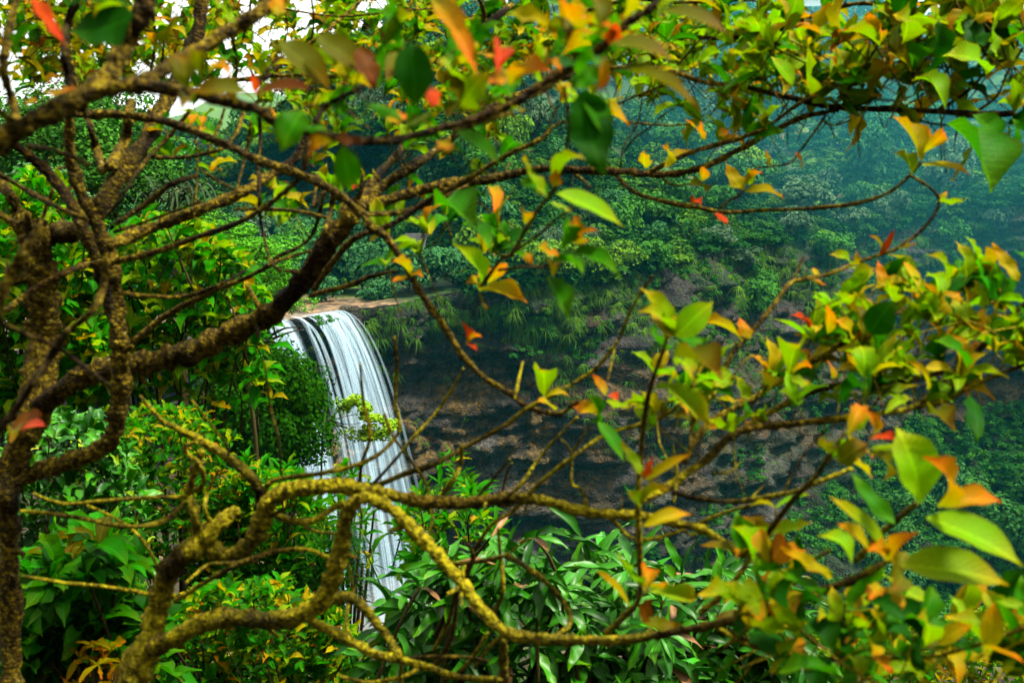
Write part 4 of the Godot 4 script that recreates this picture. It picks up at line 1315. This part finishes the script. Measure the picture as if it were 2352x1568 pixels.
	var L := [[2, 1370, 430, 1370, 170, 100, 2.1, 2], [2, 1290, 390, 1190, 260, 85, 2.1, 7], [2, 1790, 200, 1750, 70, 105, 2.1, 2], [2, 1690, 210, 1530, 140, 60, 2.1, 2], [2, 1690, 200, 1690, 140, 40, 2.08, 4], [2, 1900, 330, 1960, 90, 95, 2.05, 0], [2, 2180, 340, 1980, 260, 110, 2.05, 7], [2, 2160, 210, 2100, 50, 95, 2.05, 0], [2, 2230, 260, 2230, 50, 125, 2.05, 7], [2, 1990, 500, 1840, 370, 105, 2.05, 7], [2, 2000, 570, 2200, 885, 210, 1.9, 1], [2, 2120, 530, 2220, 730, 130, 1.95, 1], [2, 2300, 545, 2270, 690, 95, 1.95, 1], [2, 1880, 745, 1755, 535, 75, 1.95, 3], [2, 1895, 700, 1990, 610, 55, 1.93, 4], [2, 1890, 700, 1895, 600, 45, 1.95, 4], [2, 1890, 760, 2105, 800, 80, 1.93, 3], [2, 1840, 805, 1757, 700, 55, 1.95, 2], [2, 1970, 925, 2093, 910, 40, 1.95, 2], [2, 1968, 925, 2000, 880, 30, 1.95, 3], [2, 1065, 872, 980, 740, 62, 2.1, 3], [2, 1080, 850, 1150, 795, 42, 2.1, 4], [2, 1070, 880, 1250, 912, 52, 2.1, 3], [2, 1090, 850, 1090, 770, 40, 2.12, 2],
		[2, 870, 830, 885, 770, 45, 2.2, 4], [2, 810, 850, 900, 885, 40, 2.2, 6], [2, 940, 975, 990, 1030, 38, 2.1, 5], [2, 820, 935, 870, 940, 30, 2.15, 5], [2, 700, 770, 820, 690, 45, 2.2, 3], [2, 610, 770, 610, 690, 50, 2.2, 3], [2, 720, 770, 690, 670, 36, 2.2, 3], [2, 850, 590, 800, 550, 34, 2.2, 4], [2, 880, 640, 870, 560, 40, 2.2, 4], [2, 950, 620, 1000, 600, 45, 2.2, 4], [2, 1190, 760, 1165, 690, 40, 2.2, 3], [2, 1330, 770, 1300, 700, 45, 2.2, 4], [2, 1550, 620, 1590, 540, 48, 2.2, 3],
		[2, 1700, 1160, 1640, 1080, 26, 1.9, 3], [2, 1690, 1170, 1760, 1050, 30, 1.9, 5], [2, 1780, 1140, 1860, 1120, 34, 1.9, 3], [2, 1560, 1215, 1460, 1170, 50, 1.88, 2], [2, 1550, 1215, 1585, 1150, 38, 1.88, 3], [2, 1540, 1225, 1665, 1250, 42, 1.88, 2], [2, 1400, 1275, 1385, 1230, 26, 1.86, 3], [2, 1380, 1285, 1445, 1310, 28, 1.86, 4],
		[1, 1880, 1260, 1800, 1200, 46, 1.85, 3], [1, 1890, 1270, 1945, 1275, 36, 1.85, 4], [1, 1870, 1270, 1800, 1290, 34, 1.85, 4], [1, 2195, 1330, 2080, 1120, 90, 1.75, 7], [1, 2200, 1330, 2140, 1300, 55, 1.75, 3], [1, 2220, 1290, 2240, 1200, 55, 1.75, 4], [1, 2240, 1300, 2330, 1210, 50, 1.75, 4], [1, 2200, 1335, 2420, 1390, 70, 1.72, 3], [1, 2200, 1340, 2240, 1420, 55, 1.72, 6], [1, 2250, 860, 2270, 980, 60, 1.85, 4], [1, 2000, 940, 2190, 1050, 120, 1.9, 1], [1, 2130, 1030, 2260, 1160, 80, 1.9, 1], [1, 1260, 900, 1240, 870, 60, 2.0, 2],
		[3, 2140, 20, 2120, -90, 34, 1.75, 5], [3, 2145, 20, 2215, -20, 34, 1.75, 4], [3, 2150, 10, 2190, 40, 28, 1.75, 5],
		[3, 60, 380, 190, 330, 110, 1.6, 11], [3, 100, 400, 210, 390, 60, 1.58, 5], [3, 70, 420, 40, 470, 60, 1.58, 6]]
	for e in L: leaf_from(b, e[0], e[1], e[2], e[3], e[4], e[5], e[6], e[7])
	hang_leaves(b, 300, M.leaf)

	# ---- second tree: mossy stem rising from the bottom
	var c := Grower.new()
	m = M.moss
	var p2 := at(590, 3240, 2.0)
	var foot2 := foot_under(p2 + Vector3(-0.1, 0, 0))
	c.node = thing("mossy_tree", "mossy yellow stemmed tree rising from the bottom edge with winding branches", "tree", foot2)
	var base2 := catmull([foot2 + Vector3(0, -0.1, 0), foot2.lerp(p2, 0.5) + Vector3(-0.02, 0, 0.02), p2, at(660, 3000, 2.0)], 5)
	br = []
	bl = []
	for i in base2.size():
		br.append(lerpf(0.034, 0.0215, pow(float(i) / (base2.size() - 1), 0.6)))
		bl.append(base2[i] - foot2)
	part("trunk", tube(bl, br, 10, 0.15), m, c.node)
	limb(c, [[3, 625, 1560, 655, 1440, 695, 1320, 740, 1180, 775, 1050, 870, 960, 980, 860, 1085, 775]], 2.0, 1.95, [140, 125, 115, 112, 108, 112, 105, 84, 66], m, "trunk")
	var ca := limb(c, [[3, 940, 915, 985, 965, 1060, 985, 1150, 930, 1200, 830, 1230, 740, 1310, 690, 1450, 668, 1600, 670, 1700, 690, 1850, 720, 2000, 740, 2150, 740, 2351, 722], [4, 130, 730, 300, 775, 450, 795, 580, 800, 700, 825, 850, 855, 950, 910, 1040, 975]], 1.97, 1.65, [88, 88, 84, 90, 80, 74, 74, 72, 68, 64, 62, 60, 56, 50, 46, 40, 34], m, "main_branch")
	limb(c, [[3, 690, 1410, 800, 1360, 950, 1290, 1100, 1270, 1280, 1280, 1420, 1240, 1500, 1150, 1550, 1020, 1572, 900, 1592, 800, 1645, 728, 1720, 730, 1820, 790, 1900, 870, 1980, 950, 2060, 1040, 2130, 1120, 2200, 1220, 2290, 1310, 2360, 1350], [4, 120, 1365, 300, 1375, 550, 1368, 750, 1330, 900, 1310, 1100, 1260, 1250, 1230, 1400, 1155, 1530, 1110, 1650, 1055, 1740, 1000]], 1.97, 1.3, [92, 94, 90, 86, 92, 92, 84, 74, 66, 62, 66, 70, 68, 66, 64, 62, 60, 58, 50, 48, 46, 44, 44, 40, 36, 30], m, "main_branch")
	limb(c, [[3, 1460, 1215, 1550, 1180, 1625, 1185, 1700, 1260, 1780, 1360, 1835, 1450]], 1.9, 1.75, [66, 60, 50, 44, 40, 34], m)
	limb(c, [[3, 1420, 1280, 1560, 1350, 1700, 1430, 1830, 1462, 1940, 1490, 2100, 1540, 2300, 1555]], 1.92, 1.75, [44, 48, 44, 40, 34, 28], m)
	limb(c, [[3, 1200, 775, 1175, 660, 1080, 560, 960, 480, 830, 410, 750, 370, 690, 310, 640, 250]], 1.95, 1.9, [58, 54, 46, 42, 34, 26, 20, 14], m)
	limb(c, [[3, 905, 920, 890, 780, 870, 700, 890, 600, 925, 505]], 1.95, 1.9, [46, 44, 42, 40, 36], m)
	limb(c, [[3, 980, 850, 940, 780, 950, 700, 1005, 585]], 1.95, 2.0, [22, 20, 20, 16], m)
	for t in [[[3, 900, 690, 935, 640, 910, 560, 862, 520, 850, 480, 900, 465], 26], [[3, 870, 715, 700, 718, 500, 730, 320, 747, 230, 732, 150, 700], 22], [[3, 850, 740, 760, 820, 650, 850, 500, 840, 300, 800, 90, 780], 27], [[3, 700, 1165, 500, 1130, 300, 1110, 100, 1078], 22], [[3, 800, 1195, 950, 1100, 1100, 1020, 1250, 970, 1400, 955, 1515, 995], 27], [[3, 725, 1040, 640, 900, 540, 820, 400, 755], 17], [[3, 1250, 785, 1330, 822, 1440, 822, 1540, 762, 1630, 735], 38], [[3, 1370, 830, 1440, 870, 1545, 885], 20], [[3, 1190, 740, 1230, 660, 1300, 630, 1450, 610, 1600, 580, 1720, 530, 1810, 450, 1835, 380, 1815, 280, 1822, 120, 1810, -20], 25], [[3, 1290, 640, 1280, 460, 1240, 300, 1212, 90], 14], [[3, 1040, 560, 1045, 490, 980, 400, 880, 272], 14], [[3, 1650, 670, 1660, 560, 1690, 480, 1700, 400, 1670, 290, 1653, 105], 20], [[3, 1700, 670, 1800, 560, 1900, 440, 2000, 330, 2070, 230, 2128, 125], 19], [[3, 1765, 335, 1800, 430, 1850, 500, 1900, 570, 1950, 640, 1972, 750, 1985, 830, 1945, 915], 18], [[3, 1670, 690, 1850, 612, 2000, 560, 2150, 480, 2351, 370], 28], [[4, -10, 375, 70, 310, 250, 212, 380, 130, 450, 50, 490, 0], 22], [[2, 488, 1568, 560, 1400, 645, 1268], 16], [[4, -60, 735, 30, 670, 150, 505, 300, 350], 20], [[4, 345, 755, 320, 680, 275, 650, 275, 515, 225, 450], 15], [[4, 275, 515, 330, 430, 360, 390], 13], [[3, 2010, 730, 2080, 640, 2115, 560, 2120, 480], 26], [[3, 2180, 730, 2260, 640, 2340, 540], 16], [[3, 2300, 715, 2330, 600, 2351, 560], 14], [[3, 2165, 990, 2250, 850, 2360, 785], 24], [[4, 0, 785, 120, 660, 270, 540, 430, 430, 600, 380, 700, 340, 790, 270, 850, 150, 905, 40], 22], [[3, 1840, 1600, 1838, 1520, 1850, 1460], 24], [[3, 1990, 1420, 2060, 1290, 2090, 1140], 24], [[3, 1990, 1500, 2075, 1350, 2105, 1110], 26], [[3, 2310, 1620, 2312, 1500, 2315, 1370], 46], [[3, 2265, 1245, 2310, 1150, 2300, 1000, 2288, 860], 23], [[3, 2040, 1025, 2200, 1012, 2340, 980], 26], [[4, -15, 985, 100, 1060, 180, 1130, 250, 1220, 265, 1300, 190, 1360], 30], [[3, 2130, 1110, 2170, 1000, 2150, 930], 22], [[3, 1830, 1465, 1960, 1450, 2120, 1450, 2240, 1470], 22], [[3, 1940, 1490, 1850, 1540, 1700, 1568, 1560, 1540], 24], [[3, 2180, 1500, 2250, 1400, 2340, 1330], 20], [[3, 2040, 1560, 2150, 1480, 2240, 1340], 22], [[3, 1600, 1190, 1590, 1300, 1620, 1370], 18], [[3, 1620, 1180, 1610, 1080, 1590, 990], 14], [[3, 1180, 1010, 1040, 1020, 950, 1030, 850, 1110], 18]]:
		limb(c, [t[0]], 1.92 if t[0][0] == 3 else 1.78, 1.85 if t[0][0] == 3 else 1.7, [t[1], t[1] * 1.02, t[1] * 0.9, t[1] * 0.72], m, "twig")
	# near upright twig and the right-hand branches
	var cz := limb(c, [[4, 430, 1345, 520, 1260, 585, 1180, 587, 1000, 580, 750, 590, 550, 610, 350, 640, 200, 690, 60], [2, 715, 1540]], 1.62, 1.3, [36, 34, 32, 30, 30, 30, 28, 26, 18], m)
	var cb := limb(c, [[4, 600, 735, 700, 680, 800, 610, 900, 540, 1000, 440, 1090, 400, 1250, 385, 1500, 355, 1700, 330, 1850, 300, 1990, 180, 2100, 80, 2200, -10], [2, 2260, 1480, 2400, 1360]], 1.7, 1.75, [30, 48, 44, 40, 36, 32, 30, 30, 34, 32, 28], m)
	var cc := limb(c, [[4, 790, 560, 860, 430, 960, 340, 1100, 270, 1250, 170, 1400, 80, 1550, 0], [2, 1700, 1480, 1850, 1400, 2075, 1318]], 1.72, 1.85, [34, 34, 34, 30, 28, 26, 22], m)
	var cd := limb(c, [[4, 1000, 440, 1180, 330, 1380, 230, 1550, 200, 1700, 200, 1900, 160, 2050, 130]], 1.75, 1.85, [26, 34, 36, 30, 26, 20], m)
	var ce := limb(c, [[4, 1850, 305, 2000, 270, 2150, 190, 2380, 100]], 1.75, 1.7, [26, 24, 22, 20], m)
	var cf := limb(c, [[4, 870, 1245, 1000, 1130, 1100, 990, 1200, 850, 1300, 720, 1380, 640, 1450, 540, 1530, 420]], 1.5, 1.35, [34, 32, 30, 30, 28, 26, 22], m)
	limb(c, [[4, 740, 690, 850, 720, 1000, 737, 1150, 720, 1300, 690, 1400, 650, 1565, 585]], 1.68, 1.5, [28, 28, 26, 26, 24, 20], m)
	limb(c, [[4, 860, 835, 1000, 780, 1165, 738]], 1.7, 1.6, [20, 20, 16], m)
	limb(c, [[4, 450, 800, 530, 890, 600, 912, 700, 895, 790, 865]], 1.72, 1.65, [22, 22, 22, 18], m)
	limb(c, [[4, 690, 830, 780, 860, 830, 890, 905, 845]], 1.68, 1.66, [18, 18, 14], m)
	limb(c, [[4, 1580, 1010, 1700, 880, 1860, 745]], 1.33, 1.22, [32, 34, 30], m)
	var cg := limb(c, [[4, 1000, 1330, 1200, 1420, 1450, 1460, 1700, 1455, 1900, 1450, 2050, 1420, 2250, 1360, 2400, 1300]], 1.45, 1.2, [26, 28, 30, 30, 28, 26, 22], m)
	limb(c, [[4, 930, 1310, 1080, 1390, 1200, 1430]], 1.45, 1.45, [26, 24, 22], m)
	limb(c, [[4, 1180, 1240, 1110, 1300, 980, 1400], ], 1.45, 1.5, [24, 24, 18], m)
	limb(c, [[4, 1240, 1240, 1230, 1150, 1340, 1040, 1460, 960]], 1.42, 1.3, [22, 20, 18], m)
	for t in [[[4, 745, 740, 760, 600, 740, 470], 14], [[4, 930, 605, 1000, 600, 1050, 555], 12], [[4, 1100, 720, 1165, 655], 11], [[4, 1250, 690, 1330, 540, 1450, 390], 12], [[4, 1010, 180, 1060, 100, 1110, 60], 12], [[4, 830, 210, 880, 100, 905, 40], 14], [[4, 440, 180, 460, 90, 480, 0], 11], [[4, 15, 265, 30, 180, 50, 95], 17], [[4, 820, 490, 830, 380, 880, 290, 940, 230], 22], [[4, 1640, 320, 1720, 230, 1760, 190], 12]]:
		limb(c, [t[0]], 1.7, 1.72, [t[1], t[1], t[1] * 0.7], m, "twig")
	leafy(c, cb, 0.30, 0.075, 0.052, light, m, 4)
	leafy(c, cc, 0.25, 0.065, 0.055, light, m, 5)
	leafy(c, cd, 0.2, 0.080, 0.052, light, m, 4)
	leafy(c, ce, 0.0, 0.045, 0.058, light, m, 5)
	leafy(c, cf, 0.15, 0.090, 0.045, warm, m, 3)
	leafy(c, cg, 0.0, 0.060, 0.055, shady, m, 4)
	spray(c, 4, 1350, -260, 2340, 260, 46, 0.056, 1.65, 2.0, light, m, 5)
	spray(c, 4, 650, 60, 1250, 420, 16, 0.048, 1.65, 1.85, warm, m, 4)
	spray(c, 4, 1050, 950, 1750, 1250, 10, 0.055, 1.25, 1.5, [[2, 3], [1, 3.5], [6, 2], [4, 1.5], [3, 1.5], [0, 1]], m, 4)
	spray(c, 4, 1050, 1250, 2340, 1560, 30, 0.055, 1.2, 1.5, [[1, 3], [2, 3], [0, 1.2], [6, 1], [3, 1], [4, 0.7]], m, 4)
	var N := [[4, 680, 190, 915, 405, 80, 1.35, 2], [4, 745, 75, 965, 175, 110, 1.33, 6], [4, 395, 370, 515, 555, 70, 1.6, 1], [4, 595, 610, 505, 460, 60, 1.35, 2], [4, 610, 640, 825, 515, 52, 1.32, 3], [4, 612, 630, 645, 535, 45, 1.3, 5], [4, 600, 850, 825, 795, 62, 1.3, 3], [4, 600, 760, 730, 690, 70, 1.32, 6], [4, 585, 750, 525, 690, 60, 1.34, 2], [4, 588, 1120, 490, 975, 80, 1.35, 7], [4, 540, 1220, 385, 1050, 62, 1.4, 3], [4, 615, 1160, 625, 1040, 65, 1.33, 4], [4, 620, 1150, 845, 1190, 72, 1.32, 2], [4, 640, 1130, 720, 1110, 40, 1.32, 4], [4, 600, 1290, 640, 1180, 70, 1.4, 11], [4, 600, 1290, 780, 1300, 60, 1.4, 6],
		[4, 1105, 1015, 1010, 845, 115, 1.4, 7], [4, 1870, 745, 1760, 395, 200, 1.15, 7, 1], [4, 1965, 755, 2250, 740, 95, 1.12, 4, 1], [4, 1960, 760, 1890, 530, 115, 1.12, 4, 3], [4, 1905, 810, 2351, 1035, 170, 1.12, 7, 0], [4, 1790, 1030, 2285, 1120, 185, 1.12, 2, 0], [4, 1745, 1010, 1460, 715, 115, 1.18, 2, 0], [4, 1760, 840, 1545, 585, 72, 1.2, 1], [4, 1755, 1020, 1865, 875, 85, 1.12, 4], [4, 1720, 1010, 1630, 960, 60, 1.15, 4], [4, 1640, 960, 1495, 840, 90, 1.2, 3], [4, 1560, 1025, 1405, 895, 110, 1.2, 7], [4, 1185, 1020, 1250, 895, 110, 1.3, 11], [4, 1470, 1085, 1240, 945, 80, 1.25, 3], [4, 1160, 1160, 1110, 1030, 135, 1.3, 1], [4, 1410, 1140, 1250, 1060, 120, 1.25, 1], [4, 1230, 1000, 1330, 960, 80, 1.3, 4], [4, 1200, 880, 1380, 830, 60, 1.35, 2], [4, 1740, 1130, 1800, 1230, 60, 1.2, 3], [4, 1690, 1120, 1640, 1180, 70, 1.2, 4], [4, 1800, 1080, 1740, 1150, 90, 1.2, 6],
		[4, 1545, 435, 1610, 300, 72, 1.3, 4, 3], [4, 1645, 440, 1625, 310, 58, 1.3, 4, 3], [4, 1645, 450, 1760, 452, 36, 1.3, 5], [4, 1500, 560, 1640, 470, 110, 1.3, 6], [4, 1640, 510, 1712, 640, 80, 1.32, 6], [4, 1650, 490, 1790, 490, 42, 1.3, 2], [4, 1450, 510, 1440, 440, 70, 1.35, 6], [4, 1715, 330, 1840, 270, 50, 1.6, 2, 3], [4, 2110, 250, 2140, 465, 85, 1.6, 0], [4, 1910, 330, 2032, 412, 75, 1.6, 6], [4, 2190, 1410, 2210, 1195, 90, 1.15, 3], [4, 2165, 1405, 2360, 1480, 62, 1.15, 4], [4, 1620, 1175, 1915, 1455, 130, 1.25, 0], [4, 1325, 1275, 1475, 1440, 120, 1.3, 0], [4, 1105, 1330, 1265, 1455, 120, 1.3, 0], [4, 1340, 1480, 1450, 1580, 150, 1.28, 0], [4, 1960, 1390, 2120, 1300, 80, 1.2, 3], [4, 1900, 1400, 1860, 1270, 100, 1.2, 2], [4, 1580, 1320, 1640, 1270, 60, 1.3, 2], [4, 1560, 1450, 1590, 1560, 80, 1.25, 2], [4, 1320, 1220, 1410, 1210, 70, 1.35, 0], [4, 1280, 1270, 1350, 1200, 70, 1.35, 1],
		[4, 150, 255, 125, 135, 95, 1.72, 2], [4, 155, 255, 265, 255, 34, 1.72, 3, 3], [4, 195, 315, 115, 275, 62, 1.7, 3], [4, 370, 370, 340, 240, 60, 1.7, 1], [4, 430, 250, 370, 150, 45, 1.7, 4], [4, 440, 270, 550, 300, 60, 1.7, 2], [4, 390, 340, 300, 330, 45, 1.7, 3], [4, 360, 290, 280, 300, 60, 1.72, 4], [4, 570, 270, 690, 350, 62, 1.7, 6], [4, 480, 275, 460, 240, 40, 1.7, 5],
		[2, 735, 1550, 590, 1325, 85, 1.4, 2], [2, 750, 1545, 925, 1385, 115, 1.38, 7, 0], [2, 735, 1550, 650, 1400, 105, 1.38, 3, 0], [2, 700, 1560, 580, 1430, 85, 1.4, 2], [2, 760, 1555, 900, 1560, 60, 1.38, 1], [4, 700, 20, 640, -60, 90, 1.36, 1], [4, 690, 30, 640, 70, 70, 1.36, 0], [4, 760, 110, 830, 180, 90, 1.36, 2],
		[4, 1010, 150, 925, 210, 70, 1.7, 2], [4, 1100, 260, 1030, 155, 70, 1.7, 2], [4, 1140, 250, 1140, 130, 55, 1.7, 6], [4, 1270, 160, 1320, 20, 95, 1.65, 2], [4, 1280, 170, 1375, 190, 70, 1.65, 2], [4, 1290, 150, 1380, 120, 34, 1.65, 4], [4, 1620, 170, 1600, 20, 110, 1.6, 7], [4, 1640, 230, 1630, 110, 80, 1.62, 0], [4, 1530, 290, 1620, 220, 80, 1.64, 0], [4, 1470, 170, 1450, 90, 60, 1.66, 4], [4, 1910, 220, 1820, 90, 40, 1.64, 3, 3], [4, 2090, 120, 1940, 0, 80, 1.62, 1],
		[2, 1090, 1560, 1045, 1460, 60, 1.75, 4], [2, 1060, 1568, 870, 1485, 60, 1.75, 3], [2, 1450, 1530, 1450, 1400, 60, 1.7, 4], [2, 1620, 1530, 1545, 1400, 80, 1.68, 6], [2, 1640, 1530, 1750, 1380, 125, 1.65, 0, 0], [2, 1560, 1560, 1480, 1470, 80, 1.68, 3], [2, 1640, 1480, 1570, 1340, 34, 1.7, 2], [2, 1720, 1320, 1680, 1190, 46, 1.75, 4], [2, 1750, 1380, 1740, 1280, 75, 1.75, 2], [2, 1870, 1320, 1800, 1200, 50, 1.75, 3], [2, 1990, 1290, 1905, 1170, 60, 1.75, 2], [2, 2080, 1290, 2040, 1110, 70, 1.72, 2], [2, 2240, 1380, 2140, 1190, 75, 1.72, 10], [2, 2330, 1290, 2210, 1115, 65, 1.7, 3], [2, 2190, 1390, 2120, 1290, 90, 1.72, 2], [2, 2110, 1490, 2020, 1370, 80, 1.7, 2]]
	for e in N: leaf_from(c, e[0], e[1], e[2], e[3], e[4], e[5], e[6], e[7], e[8] if e.size() > 8 else -1)
	hang_leaves(c, 300, M.leaf)

	# ---- third tree: close overhead, its trunk just outside the left edge
	var f := Grower.new()
	m = M.bark
	var p3 := at(-420, 900, 1.25)
	var foot3 := foot_under(p3 + Vector3(-0.12, 0, 0.1))
	f.node = thing("overhanging_tree", "dark limbed tree close to the camera, hanging over the top of the view", "tree", foot3)
	var base3 := catmull([foot3 + Vector3(0, -0.1, 0), foot3.lerp(p3, 0.5) + Vector3(-0.04, 0, 0), p3, at(-200, 760, 1.2), at(0, 625, 1.15)], 5)
	br = []
	bl = []
	for i in base3.size():
		br.append(lerpf(0.035, 0.0112, pow(float(i) / (base3.size() - 1), 0.8)))
		bl.append(base3[i] - foot3)
	part("trunk", tube(bl, br, 10, 0.12), m, f.node)
	limb(f, [[1, -10, 630, 150, 560, 300, 480, 400, 430, 500, 340, 580, 200, 640, 70, 690, -60]], 1.15, 1.25, [112, 112, 112, 110, 104, 96, 92, 90], m, "main_branch")
	limb(f, [[1, 390, 440, 560, 400, 700, 400, 900, 430, 1100, 480, 1200, 512, 1260, 560, 1400, 600, 1600, 640, 1800, 645, 2000, 595, 2200, 540, 2351, 475], [2, 80, 430, 200, 345, 330, 270, 450, 190, 540, 100, 620, 50, 720, -20]], 1.15, 1.2, [70, 72, 66, 56, 48, 40, 38, 38, 40, 42, 44, 44, 44, 46, 44], m, "main_branch")
	limb(f, [[1, 540, 400, 680, 355, 800, 290, 900, 235, 1050, 140, 1180, 60, 1290, -20]], 1.18, 1.35, [60, 66, 68, 70, 72, 74], m)
	limb(f, [[1, -10, 700, 60, 640, 140, 590]], 1.18, 1.16, [60, 50, 40], m)
	for t in [[[1, 80, 590, 50, 450, 15, 320, 30, 180, 70, -10], 44], [[1, -20, 1400, 50, 1260, 110, 1150, 190, 1050], 56], [[1, 490, 1190, 470, 1330, 420, 1430, 300, 1530], 36], [[3, 310, -50, 230, 70, 150, 190, 80, 300, 0, 400], 40], [[1, -20, 1470, 160, 1555], 26], [[3, 150, -20, 280, 40, 400, 130, 510, 215], 24], [[1, 1450, 560, 1500, 480, 1620, 420, 1720, 350], 26], [[1, 320, 470, 310, 350, 290, 250, 300, 120], 40], [[1, 1170, 400, 1260, 280, 1300, 260], 22], [[2, 60, 450, 130, 420, 260, 330], 30], [[1, 2080, 610, 2200, 560, 2351, 520], 28], [[1, 130, 670, 250, 690, 330, 720, 410, 760], 26], [[1, 1390, 760, 1420, 690, 1440, 620], 26], [[1, 0, 1480, 20, 1300, 30, 1200], 20]]:
		limb(f, [t[0]], 1.25, 1.25, [t[1], t[1], t[1] * 0.9], m, "twig")
	var K := [[1, 610, 70, 300, 150, 210, 0.95, 0, 2], [1, 600, 30, 310, 20, 120, 0.96, 0], [1, 570, 25, 425, 75, 46, 0.93, 2], [1, 140, -20, 300, 210, 52, 0.95, 5], [1, 195, 110, 75, 250, 62, 0.95, 1], [1, 1280, 195, 1515, 410, 150, 1.0, 6, 0], [1, 1450, 165, 1690, 350, 125, 1.0, 6, 0], [1, 1660, 210, 1730, 400, 95, 1.0, 11], [1, 1890, 200, 1905, 495, 155, 0.98, 0, 0], [1, 1770, 210, 1720, 390, 72, 1.0, 1], [1, 1820, 240, 1780, 380, 60, 1.0, 6], [1, 1985, -10, 2190, 345, 95, 1.0, 4, 3], [1, 2295, 215, 2280, 335, 78, 1.0, 5], [1, 2120, 490, 2240, 330, 130, 1.02, 2], [1, 2110, 490, 2050, 340, 120, 1.02, 6], [1, 2100, 400, 2010, 280, 110, 1.04, 2], [1, 1165, 440, 1435, 410, 110, 1.0, 11, 0], [1, 1155, 445, 870, 430, 88, 1.0, 6, 1], [1, 1170, 430, 1155, 340, 36, 0.98, 5], [1, 1080, 470, 1020, 440, 36, 1.0, 4], [1, 860, 410, 830, 250, 115, 1.0, 6], [1, 930, 370, 905, 235, 60, 1.0, 6, 3], [1, 1395, 510, 1290, 705, 130, 1.0, 1, 1], [1, 1390, 590, 1500, 600, 60, 1.0, 1], [1, 1570, 670, 1605, 875, 112, 1.0, 1, 0], [1, 1530, 645, 1690, 650, 52, 1.0, 11], [1, 1525, 645, 1415, 720, 60, 1.0, 4], [1, 1680, 475, 1850, 560, 90, 1.02, 1], [1, 1850, 600, 2000, 520, 80, 1.02, 2], [1, 1870, 620, 2000, 570, 70, 1.02, 6], [1, 1980, 395, 1990, 500, 62, 1.0, 5], [1, 2100, 600, 2300, 755, 82, 1.0, 1, 0], [1, 2030, 640, 2070, 690, 60, 1.02, 4], [1, 1780, 560, 1870, 520, 60, 1.02, 4], [1, 960, 330, 1060, 360, 60, 1.02, 4], [1, 880, 480, 830, 510, 70, 1.02, 6], [1, 2351, 320, 2250, 380, 80, 1.0, 4], [1, 1080, 110, 960, -20, 60, 1.05, 2], [1, 720, 240, 800, 70, 80, 1.05, 6], [1, 1260, 70, 1290, -30, 60, 1.05, 4], [1, 130, 480, 150, 450, 40, 1.1, 4], [1, 200, 420, 340, 400, 60, 1.1, 4],
		[2, 330, 415, 425, 800, 200, 0.92, 0, 2], [2, 300, 440, 375, 745, 120, 0.95, 0], [2, 330, 420, 440, 640, 130, 0.93, 1, 0], [2, 480, 315, 865, 505, 92, 0.95, 6, 1], [2, 455, 200, 745, 280, 135, 0.95, 6, 0], [2, 300, 130, 240, -20, 115, 0.97, 4], [2, 400, 170, 350, -20, 95, 0.97, 6], [2, 450, 200, 480, 100, 62, 0.93, 5], [2, 445, 195, 405, 110, 46, 0.93, 4], [2, 425, 250, 400, 425, 46, 0.95, 4], [2, 690, 45, 1000, 160, 112, 0.98, 6, 0], [2, 670, 30, 860, 0, 70, 0.98, 2], [2, -10, 65, 205, 185, 72, 0.98, 3], [2, -10, 395, 175, 325, 75, 0.98, 4], [2, 520, 80, 450, -30, 80, 0.98, 3], [2, 180, 130, 250, 200, 80, 1.0, 6], [2, 300, 350, 390, 300, 80, 1.0, 1], [2, 380, 300, 280, 420, 110, 1.0, 1],
		[2, 165, 905, 55, 715, 90, 1.25, 2], [2, 190, 860, 335, 730, 85, 1.25, 2], [2, 190, 850, 205, 775, 48, 1.24, 4], [2, 160, 910, 40, 830, 92, 1.26, 1], [2, 205, 890, 512, 1042, 112, 1.25, 7, 0], [2, 180, 930, 270, 975, 60, 1.26, 2], [2, 270, 1165, 502, 1272, 82, 1.3, 1], [2, 275, 1110, 320, 990, 95, 1.3, 4], [2, 165, 1275, 262, 1475, 82, 1.3, 1], [2, 200, 1215, 330, 1265, 72, 1.3, 1], [2, 290, 1110, 410, 1065, 40, 1.3, 4], [2, 230, 1150, 250, 1040, 80, 1.3, 1], [2, 190, 1270, 190, 1230, 60, 1.3, 3], [2, 60, 1030, 40, 970, 50, 1.3, 4], [2, 120, 1140, 240, 1180, 60, 1.3, 4], [2, 60, 1160, 90, 1210, 40, 1.3, 4]]
	for e in K: leaf_from(f, e[0], e[1], e[2], e[3], e[4], e[5], e[6], e[7], e[8] if e.size() > 8 else -1)
	# the twig that carries the middle cluster
	limb(f, [[1, 2210, 1315, 2300, 1190], [2, 0, 1165, 60, 1060, 130, 950, 180, 890, 230, 780, 260, 600, 240, 400]], 1.7, 1.2, [22, 22, 22, 22, 20, 18], m, "twig")
	limb(f, [[2, 0, 1160, 120, 1080, 200, 1010, 280, 950], ], 1.4, 1.3, [16, 16, 12], m, "twig")
	limb(f, [[2, -60, 1240, 60, 1225, 150, 1225, 200, 1210], ], 1.5, 1.3, [16, 16, 14], m, "twig")
	limb(f, [[2, 180, 1210, 250, 1160, 280, 1130]], 1.3, 1.3, [14, 12, 10], m, "twig")
	spray(f, 1, 1500, 150, 2340, 520, 12, 0.038, 1.1, 1.4, shady, m, 4)
	spray(f, 2, 0, 0, 520, 380, 10, 0.04, 1.1, 1.4, shady, m, 4)
	# leaves added overhead and to the left, out of the frame, to cast shade
	spray(f, 1, -1500, -1300, 700, -150, 44, 0.07, 1.0, 1.9, shady, m, 5)
	hang_leaves(f, 300, M.leaf)
